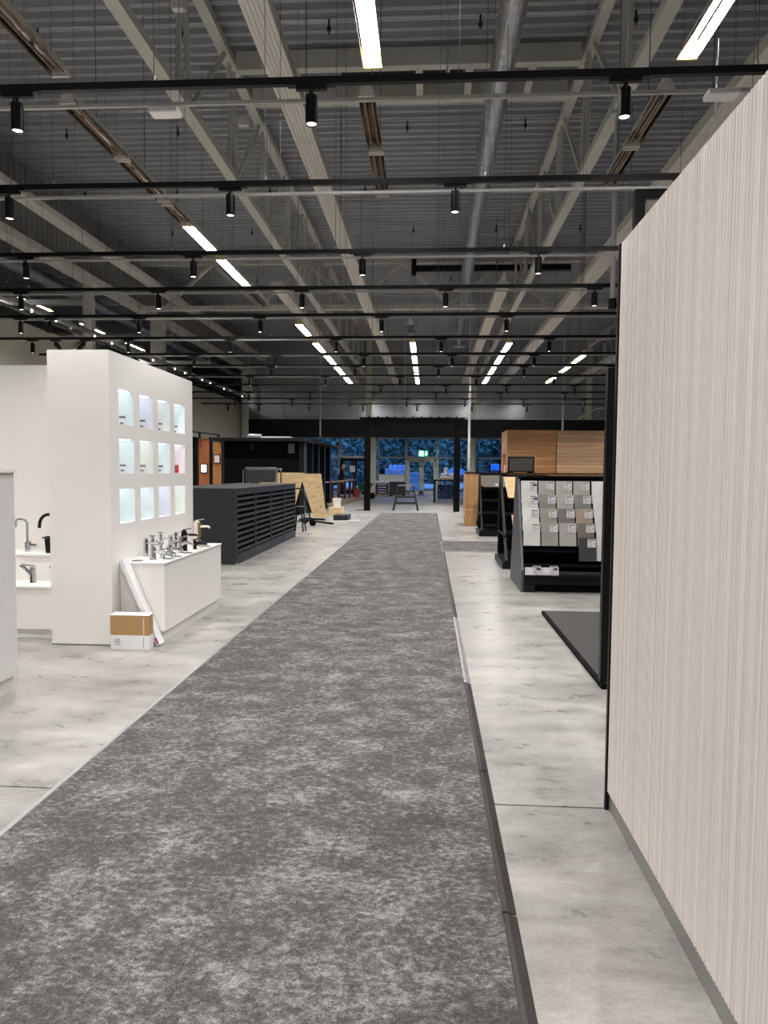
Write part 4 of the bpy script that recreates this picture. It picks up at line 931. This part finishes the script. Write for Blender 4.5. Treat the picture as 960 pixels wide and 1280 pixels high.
# ================================================================== RIGHT SIDE: TILE STAND
t = thing('tile_stand', (1.8, 9.6, 0), 'black sloping tile display stand with grey side panel', 'display stand')
X0, X1 = 1.175, 2.5
for xa, mm in ((X0, 'stand_side'), (X1, 'black_metal')):
    MB().add([(xa, 8.98, 0), (xa, 10.2, 0), (xa, 9.78, 1.44), (xa, 9.55, 1.44), (xa, 9.0, .30), (xa, 8.98, .28),
              (xa+.03, 8.98, 0), (xa+.03, 10.2, 0), (xa+.03, 9.78, 1.44), (xa+.03, 9.55, 1.44), (xa+.03, 9.0, .30), (xa+.03, 8.98, .28)],
             [(5,4,3,2,1,0)[::-1][::-1], (6,7,8,9,10,11), (0,1,7,6), (1,2,8,7), (2,3,9,8), (3,4,10,9), (4,5,11,10), (5,0,6,11)]).build('side_panel', mm, t)
MB().box(X0+.03, X1, 9.03, 10.15, 0, .12).build('kick_recess', 'black_matte', t)
MB().box(X0+.03, X1, 8.98, 9.0, .10, .205).build('base_front', 'charcoal_dark', t); MB().box(X0+.03, X1, 9.0, 9.25, .12, .19).build('base_shelf', 'black_matte', t)
MB().box(X0+.03, X0+.17, 8.985, 9.02, 0, .12).build('foot', 'charcoal_dark', t); MB().box(X1-.2, X1, 8.985, 9.02, 0, .12).build('foot', 'charcoal_dark', t)
MB().box(X0, X1+.03, 9.52, 9.8, 1.44, 1.465).build('top_panel', 'black_metal', t)
MB().box(X0+.03, X1, 9.56, 9.6, .19, 1.44).build('back_board', 'black_matte', t)
for k in range(6):
    z = 1.03-.177*k + .02; y = 9.56-.105*k
    MB().box(X0+.03, X1, y-.115, y+.0, max(.20, z-.03), max(.215, z)).build('step', 'black_matte', t)
def card(par, x, y, z, kind):
    c = MB(); c.m = 0; c.box(x-.05, x+.05, y-.004, y-.002, z-.105, z-.028)
    c.m = 1; c.box(x-.05, x+.05, y-.0042, y-.0022, z-.026, z)
    c.m = 2; c.box(x-.04, x+.03, y-.005, y-.0042, z-.018, z-.008)
    c.m = 3 if kind != 'plain' else 2
    c.box(x-.035, x-.005, y-.005, y-.004, z-.05, z-.04)
    c.m = 4 if kind == 'blue' else 2
    if kind == 'blue': c.box(x-.005, x+.048, y-.0052, y-.004, z-.052, z-.028)
    for k in range(2):
        c.m = 2; c.box(x-.035, x+.01, y-.005, y-.004, z-.072-k*.016, z-.068-k*.016)
    c.m = 5; c.box(x+.022, x+.034, y-.0052, y-.004, z-.066, z-.054)
    c.build('price_card', ['carton_white', 'grey_laminate', 'ink', 'ink_orange', 'ink_blue', 'ink_dark'], par)
cols = [
 (1.215, [((214,214,210),'blue'), ((212,212,208),'blue'), ((226,226,224),'orange'), ((205,204,201),'orange')], 'white'),
 (1.442, [((170,166,158),'orange'), ((142,138,132),'plain'), ((160,153,142),'plain'), ((150,146,140),'plain')], 'taupe'),
 (1.668, [((178,176,168),'plain'), ((176,173,165),'plain'), ((120,120,118),'plain'), ((165,165,158),'plain')], 'pale grey'),
 (1.895, [((172,172,162),'plain'), ((132,133,130),'plain'), ((166,150,134),'plain'), ((122,114,106),'plain'), ((66,65,66),'plain')], 'mixed grey'),
 (2.13, [((222,222,220),None), ((218,218,216),None), ((216,216,214),None), ((214,214,212),None)], 'plain white')]
for ci, (x, rows, nm) in enumerate(cols):
    for k, (c, cd) in enumerate(rows):
        z1 = 1.395-.177*k; y = 9.50-.105*k
        hh = .29 if (ci != 4 or k < 3) else .47
        if k == len(rows)-1 and ci == 4: hh = .47
        sl = .05*hh/.29
        cn = {'white':'white', 'taupe':'taupe','pale grey':'pale grey','mixed grey':['light grey','mid grey','beige','brown-grey','charcoal'][min(k,4)],'plain white':'blank white'}[nm]
        t = thing('tile_sample', (x+.1, y, z1-hh), '%s tile sample, row %s from the top in column %s of the tile stand' % (cn, ORD[k], ORD[ci]), 'tile', 'tile samples on the stand')
        MB().hexa([(x, y-sl-.01, z1-hh), (x+.21, y-sl-.01, z1-hh), (x+.21, y-sl, z1-hh), (x, y-sl, z1-hh)], [(x, y-.01, z1), (x+.21, y-.01, z1), (x+.21, y, z1), (x, y, z1)]).build('tile', tile_mat(c), t)
        if cd: card(t, x+.155, y-.03, z1-.012, cd)
for k in range(2):
    x = 1.225+.212*k
    t = thing('tile_sample', (x+.1, 9.02, .206), ['white tile with price card at the left of the bottom shelf', 'white tile with price card at the right of the bottom shelf'][k], 'tile', 'bottom shelf tiles')
    MB().hexa([(x, 9.01, .206), (x+.208, 9.01, .206), (x+.208, 9.02, .206), (x, 9.02, .206)], [(x, 9.03, .336), (x+.208, 9.03, .336), (x+.208, 9.04, .336), (x, 9.04, .336)]).build('tile', tile_mat((226, 226, 225)), t)
    card(t, x+.145, 9.015, .332, 'blue')
# ------------------------------------------------------------------ sloping plank racks
def rack(x0, x1, yf, yb, H, label, boards, nshelf):
    t = thing('plank_rack', ((x0+x1)/2, (yf+yb)/2, 0), label, 'rack', 'black plank racks')
    ym = yb-.25
    for x in (x0, x1-.04):
        MB().bar((x+.02, yf+.03, .12), (x+.02, ym, H), .04, .05).build('front_rail', 'black_metal', t)
        MB().bar((x+.02, yb-.03, .12), (x+.02, ym+.05, H), .04, .05).build('back_rail', 'black_metal', t)
        MB().bar((x+.02, yf+.25, .5), (x+.02, yb-.1, .5), .03, .03).build('tie', 'black_metal', t)
    MB().box(x0-.04, x1+.04, yf, yb, 0, .11).build('base', 'black_metal', t)
    MB().box(x0+.02, x1-.02, yb-.06, yb-.03, .11, H*.8).build('back_sheet', 'black_matte', t)
    MB().box(x0, x1, ym-.03, ym+.08, H-.02, H+.02).build('top_rail', 'black_metal', t)
    for k in range(nshelf):
        z = .22+k*.29; y = yf+.03+(ym-yf)*(z/H)
        MB().box(x0+.045, x1-.045, y, y+.30, z, z+.025).build('shelf', 'black_metal', t); MB().box(x0+.045, x1-.045, y-.015, y, z, z+.06).build('shelf_lip', 'charcoal_dark', t)
    return t, ym
t, ym = rack(1.20, 2.0, 11.1, 12.4, 1.45, 'black sloping plank rack with oak samples behind the tile stand', 2, 4)
o = MB().hexa([(1.30, 11.72, 1.09), (1.95, 11.72, 1.09), (1.95, 11.74, 1.09), (1.30, 11.74, 1.09)], [(1.245, 11.98, 1.43), (1.97, 11.98, 1.43), (1.97, 12.0, 1.43), (1.245, 12.0, 1.43)]).build('plank_sample', 'pine'); tag(o, 'pale oak plank sample at the top of the near plank rack', 'plank', 'plank samples')
o = MB().hexa([(1.36, 11.42, .56), (1.95, 11.42, .56), (1.95, 11.44, .56), (1.36, 11.44, .56)], [(1.34, 11.58, .82), (1.95, 11.58, .82), (1.95, 11.6, .82), (1.34, 11.6, .82)]).build('plank_sample', 'oak_board'); tag(o, 'brown oak plank sample low on the near plank rack', 'plank', 'plank samples')
t, ym = rack(1.24, 1.95, 16.75, 18.0, 1.45, 'black sloping plank rack with a dark grey sample, farther along', 0, 4)
o = MB().hexa([(1.32, 17.3, 1.15), (1.9, 17.3, 1.15), (1.9, 17.32, 1.15), (1.32, 17.32, 1.15)], [(1.29, 17.6, 1.43), (1.9, 17.6, 1.43), (1.9, 17.62, 1.43), (1.29, 17.62, 1.43)]).build('plank_sample', 'screen_dark'); tag(o, 'dark grey plank sample on the far plank rack', 'plank', 'plank samples')
MB().box(1.60, 1.67, 17.30, 17.305, 1.17, 1.24).build('price_card', 'carton_white', o)
# ------------------------------------------------------------------ counter and kiosk
t = thing('service_counter', (3, 20.8, 0), 'long timber service counter with black top and dark plinth', 'counter')
for k in range(33):
    x = 1.05+k*.12
    MB().box(x, x+.117, 20.3, 20.33, .12, 1.47).build('upright_board', 'oak_upright', t)
MB().box(1.06, 5.0, 20.33, 21.3, .12, 1.47).build('body', 'oak_upright', t); MB().box(1.05, 5.02, 20.28, 21.3, 1.47, 1.50).build('counter_top', 'black_metal', t)
MB().box(1.12, 5.0, 20.2, 21.2, 0, .12).build('plinth', 'black_matte', t)
for k in range(6): MB().box(1.03, 1.05, 20.3+k*.16, 20.3+k*.16+.155, .12, 1.47).build('end_board', 'oak_upright', t)
t = thing('black_cabinet', (1.6, 19.9, 0), 'small black cabinet at the foot of the timber counter', 'cabinet')
MB().box(1.42, 1.8, 19.7, 20.1, 0, .92).build('body', 'black_metal', t); MB().box(1.40, 1.82, 19.68, 20.12, .92, .95).build('top', 'white_top', t); MB().box(1.46, 1.5, 19.69, 19.7, .3, .6).build('handle', 'alu', t)
for i, (a, b, c, d) in enumerate(((1.0, 1.34, .02, .27), (1.02, 1.38, .275, .46))):
    t = thing('carton', ((a+b)/2, 20.1, c), ['lower brown carton at the end of the timber counter', 'upper brown carton at the end of the timber counter'][i], 'carton', 'cartons by the counter')
    MB().box(a, b, 19.95, 20.18, c-.02 if i == 0 else c, d).build('carton_body', 'kraft', t); MB().box((a+b)/2-.02, (a+b)/2+.02, 19.947, 19.95, c, d).build('tape', 'plywood_edge', t)
t = thing('timber_kiosk', (4, 23.2, 0), 'timber clad kiosk with horizontal boards behind the counter', 'kiosk')
MB().box(2.47, 3.93, 22.53, 24.3, 0, 2.78).build('core', 'brown_post', t); MB().box(3.97, 6.4, 22.43, 24.3, 0, 2.77).build('core', 'brown_post', t)
for k in range(24):
    z = .02+k*.1165
    MB().box(2.43, 3.95, 22.5, 22.53, z, z+.110).build('board', 'oak_board', t)
    MB().box(3.955, 6.4, 22.4, 22.43, z, z+.110).build('board', 'oak_spotlit', t)
    if k > 17 or k < 8: MB().box(2.44, 2.47, 22.53, 24.3, z, z+.110).build('side_board', 'oak_board', t)
    else: MB().box(2.44, 2.47, 22.53, 22.85, z, z+.110).build('side_board', 'oak_board', t); MB().box(2.44, 2.47, 24.0, 24.3, z, z+.110).build('side_board', 'oak_board', t)
MB().box(2.46, 2.468, 22.85, 24.0, .95, 2.1).build('side_opening', 'door_red', t); MB().box(2.445, 2.46, 23.2, 23.5, 1.4, 1.75).build('notice', 'screen_pink', t)
MB().box(2.42, 3.96, 22.48, 24.3, 2.815, 2.83).build('roof_trim', 'oak_upright', t)
t = thing('monitor', (2.68, 21.0, 1.5), 'dark framed screen standing on the timber counter', 'screen')
MB().box(2.30, 3.06, 20.98, 21.03, 1.52, 1.965).build('frame', 'black_metal', t); MB().box(2.34, 3.02, 20.975, 20.98, 1.55, 1.93).build('panel', 'screen_dark', t)
for x in (2.36, 2.96): MB().box(x-.1, x+.1, 20.9, 21.1, 1.501, 1.52).build('foot', 'black_metal', t)
# stair at the far right
t = thing('stair_rail', (9.2, 36.5, 4.2), 'white sloping stair handrail at far right above the kiosk', 'handrail')
MB().bar((7.6, 37.6, 4.25), (8.6, 37.6, 4.85), .06, .06).bar((8.6, 37.6, 4.85), (10.2, 37.6, 4.85), .06, .06).build('handrail', 'white_top', t)
for x in (8.0, 8.7, 9.4): MB().bar((x, 37.6, 4.2), (x, 37.6, 4.8 if x > 8.2 else 4.5), .03, .03).build('baluster', 'white_top', t)
tag(MB().box(7.95, 9.4, 38.3, 38.4, 4.0, 6.2).build('stair_landing_wall', 'cream'), 'cream landing wall behind the white stair handrail', 'wall panel')
tag(MB().box(7.5, 7.8, 37.9, 38.2, 0, 6.6).build('black_column', 'charcoal_dark'), 'dark column left of the stair landing', 'column')

# ================================================================== PERSON
def person():
    V = []; E = []; Rr = []
    def v(p, r, par=None):
        V.append(p); Rr.append(r); i = len(V)-1
        if par is not None: E.append((par, i))
        return i
    # local: x right (towards reaching arm), y away from viewer, z up; leaning forward to +x
    pel = v((0, 0, .92), (.15, .11)); ab = v((.03, 0, 1.08), (.145, .105), pel); ch = v((.10, 0, 1.30), (.165, .115), ab); nk0 = v((.145, 0, 1.44), (.075, .07), ch)
    nk = v((.165, 0, 1.50), (.055, .055), nk0); hd0 = v((.185, 0, 1.575), (.078, .07), nk); hd1 = v((.20, 0, 1.66), (.092, .076), hd0); hd2 = v((.195, 0, 1.725), (.06, .055), hd1)
    nose = v((.305, 0, 1.615), (.013, .013), hd1)
    for sy in (-1, 1):
        ear = v((.19, sy*.085, 1.625), (.014, .02), hd1)
        hip = v((0, sy*.09, .86), (.10, .095), pel); kn = v((.03 if sy < 0 else -.04, sy*.10, .48), (.065, .062), hip); an = v((.0 if sy < 0 else -.12, sy*.10, .09), (.045, .045), kn)
        ft = v((.12 if sy < 0 else 0, sy*.11, .045), (.042, .035), an); to = v((.2 if sy < 0 else .08, sy*.115, .035), (.035, .028), ft)
        sh = v((.12, sy*.19, 1.38), (.07, .065), ch)
        if sy < 0: el, wr = (.24, -.25, 1.12), (.44, -.22, .98)
        else: el, wr = (-.02, .26, 1.10), (.10, .27, .86)
        e = v(el, (.05, .048), sh); w_ = v(wr, (.032, .03), e)
        d = (Vector(wr)-Vector(el)).normalized(); pm_ = Vector(wr)+d*.06
        pal = v(tuple(pm_), (.036, .018), w_)
        for k in range(4):
            off = Vector((0, (k-1.5)*.021, 0)); a = v(tuple(pm_+d*.045+off), (.0095, .0095), pal); ln = (.055, .065, .06, .045)[k]
            v(tuple(pm_+d*(.045+ln*.6)+off+Vector((0, 0, -ln*.6))), (.008, .008), a)
        th = v(tuple(pm_+Vector((0, -sy*.045, -.005))), (.011, .011), pal); v(tuple(pm_+d*.04+Vector((0, -sy*.05, -.03))), (.009, .009), th)
    me = bpy.data.meshes.new('person_cage'); me.from_pydata(V, E, []); me.update()
    o = bpy.data.objects.new('person_cage', me); COL.objects.link(o)
    sk = o.modifiers.new('skin', 'SKIN'); sk.use_smooth_shade = True
    sd = me.skin_vertices[0].data
    for i, r in enumerate(Rr): sd[i].radius = r; sd[i].use_root = (i == 0)
    ss = o.modifiers.new('sub', 'SUBSURF'); ss.levels = 2; ss.render_levels = 2
    dg = bpy.context.evaluated_depsgraph_get(); nm = bpy.data.meshes.new_from_object(o.evaluated_get(dg))
    bpy.data.objects.remove(o)
    nm.name = 'person'
    for k in ('cloth_black', 'cloth_trouser', 'skin', 'black_metal'): nm.materials.append(MATS[k])
    hands = [Vector(V[i]) for i in range(len(V)) if Rr[i] == (.036, .018)]
    for p in nm.polygons:
        c = p.center; k = 0
        if c.z < .92: k = 1
        if c.z < .085: k = 3
        if c.z > 1.47: k = 2
        if any((c-h).length < .085 for h in hands): k = 2
        p.material_index = k; p.use_smooth = True
    po = bpy.data.objects.new('person', nm); COL.objects.link(po); po.location = (-4.52, 36.0, .15)
    tag(po, 'person in black jacket leaning over the deck railing by the entrance', 'person')
    zs = [vv.co.z for vv in nm.vertices]; po.location.z = .15 - min(zs) + .001
    hb = MB(); hb.lathe([(.02, 1.0), (.11, .92), (.12, .78), (.09, .72)], -.18, -.1, 10)
    b = hb.build('shoulder_bag', 'cloth_black', None); b.location = (-4.72, 35.72, .78); tag(b, 'dark bag hanging at the person\'s side', 'bag')
person()

# ================================================================== OUTSIDE
struct(MB().box(-60, 60, 46.6, 110, -.35, -.12).build('ground_outside', 'asphalt'))
def tree(x, y, h, w_, label, seed):
    rnd = random.Random(seed)
    t = thing('tree', (x, y, -.12), label, 'tree', 'trees outside the glazing')
    MB().tube([(x, y, -.12), (x+.1, y, h*.3), (x, y+.1, h*.65)], [.2, .16, .08], 8).build('trunk', 'bark', t)
    m = MB()
    for _ in range(4200):
        a = rnd.uniform(0, 6.283); u = rnd.random(); z = h*(.06+.94*u); rr = w_*(1-.6*u*u)*math.sqrt(rnd.random())
        c = Vector((x+rr*math.cos(a), y+rr*math.sin(a), z)); s = rnd.uniform(.12, .30)
        d1 = Vector((rnd.uniform(-1, 1), rnd.uniform(-1, 1), rnd.uniform(-1, 1))).normalized()*s; d2 = d1.orthogonal().normalized()*s*.6
        m.add([c-d1, c+d2, c+d1, c-d2], [(0, 1, 2, 3)])
    o = m.build('foliage', 'leaf', t); o['kind'] = 'stuff'
nmz = ['far left of the sliding doors', 'behind the left part of the sliding doors', 'behind the sliding doors', 'behind the cream column left of the exit', 'behind the left lower panel window', 'behind the exit doors on the left', 'behind the exit doors on the right', 'behind the window right of the exit', 'behind the right pergola post', 'behind the end of the timber counter', 'behind the timber kiosk', 'at the far right outside']
for i in range(12):
    tree(-15+i*2.6, 60+2.5*((i*7) % 3), 8.5+((i*5) % 4)*.7, 2.2, 'dense dark tree outside, '+nmz[i], i)
for i in range(8):
    tree(-14+i*4, 68+(i % 2), 11, 3.2, 'taller tree in the back row outside, %s from the left' % ORD[i], 100+i)
t = thing('blue_stack', (-.95, 49, -.12), 'stack of pale blue crates outside the left exit door', 'crate stack')
for k in range(6): MB().box(-1.45, -.55, 48.7, 49.3, -.12+k*.27, .12+k*.27).build('crate', 'pale_blue', t, bev=.03)
t = thing('garden_table_outside', (-2.4, 51, -.12), 'pale blue covered goods outside the left window', 'goods')
MB().box(-3.1, -1.6, 50.6, 51.6, -.12, 1.7).build('cover', 'pale_blue', t, bev=.05)
for k in range(4): MB().lathe([(.12, 1.7), (.16, 1.85), (.1, 2.0)], -2.7+k*.3, 51, 8).build('bundle', 'pale_blue', t)
t = thing('blue_sign_panel', (4.9, 54, -.12), 'bright blue sign panel outside the right window', 'container')
MB().box(4.68, 5.22, 53.6, 54.4, 1.66, 2.13).build('body', 'blue_plastic', t, bev=.03); MB().box(4.75, 5.15, 53.7, 54.3, -.12, 1.66).build('stand', 'asphalt', t)  # taken as a lit sign; its glow is put into the pale blue
t = thing('white_tent', (2.0, 55, -.12), 'pale blue gabled tent outside right of the exit', 'tent')
MB().add([(1.0, 54, 1.3), (3.2, 54, 1.3), (2.1, 54, 2.0), (1.0, 56, 1.3), (3.2, 56, 1.3), (2.1, 56, 2.0)], [(0, 1, 2), (3, 5, 4), (0, 2, 5, 3), (1, 4, 5, 2), (0, 3, 4, 1)]).build('roof', 'pale_blue', t)
for x in (1.05, 3.15):
    for y in (54.05, 55.95): MB().bar((x, y, -.12), (x, y, 1.3), .06, .06).build('pole', 'alu', t)

for k, v in LABELS.items():
    if len(v) > 1: print('DUPLICATE LABEL', k, len(v))
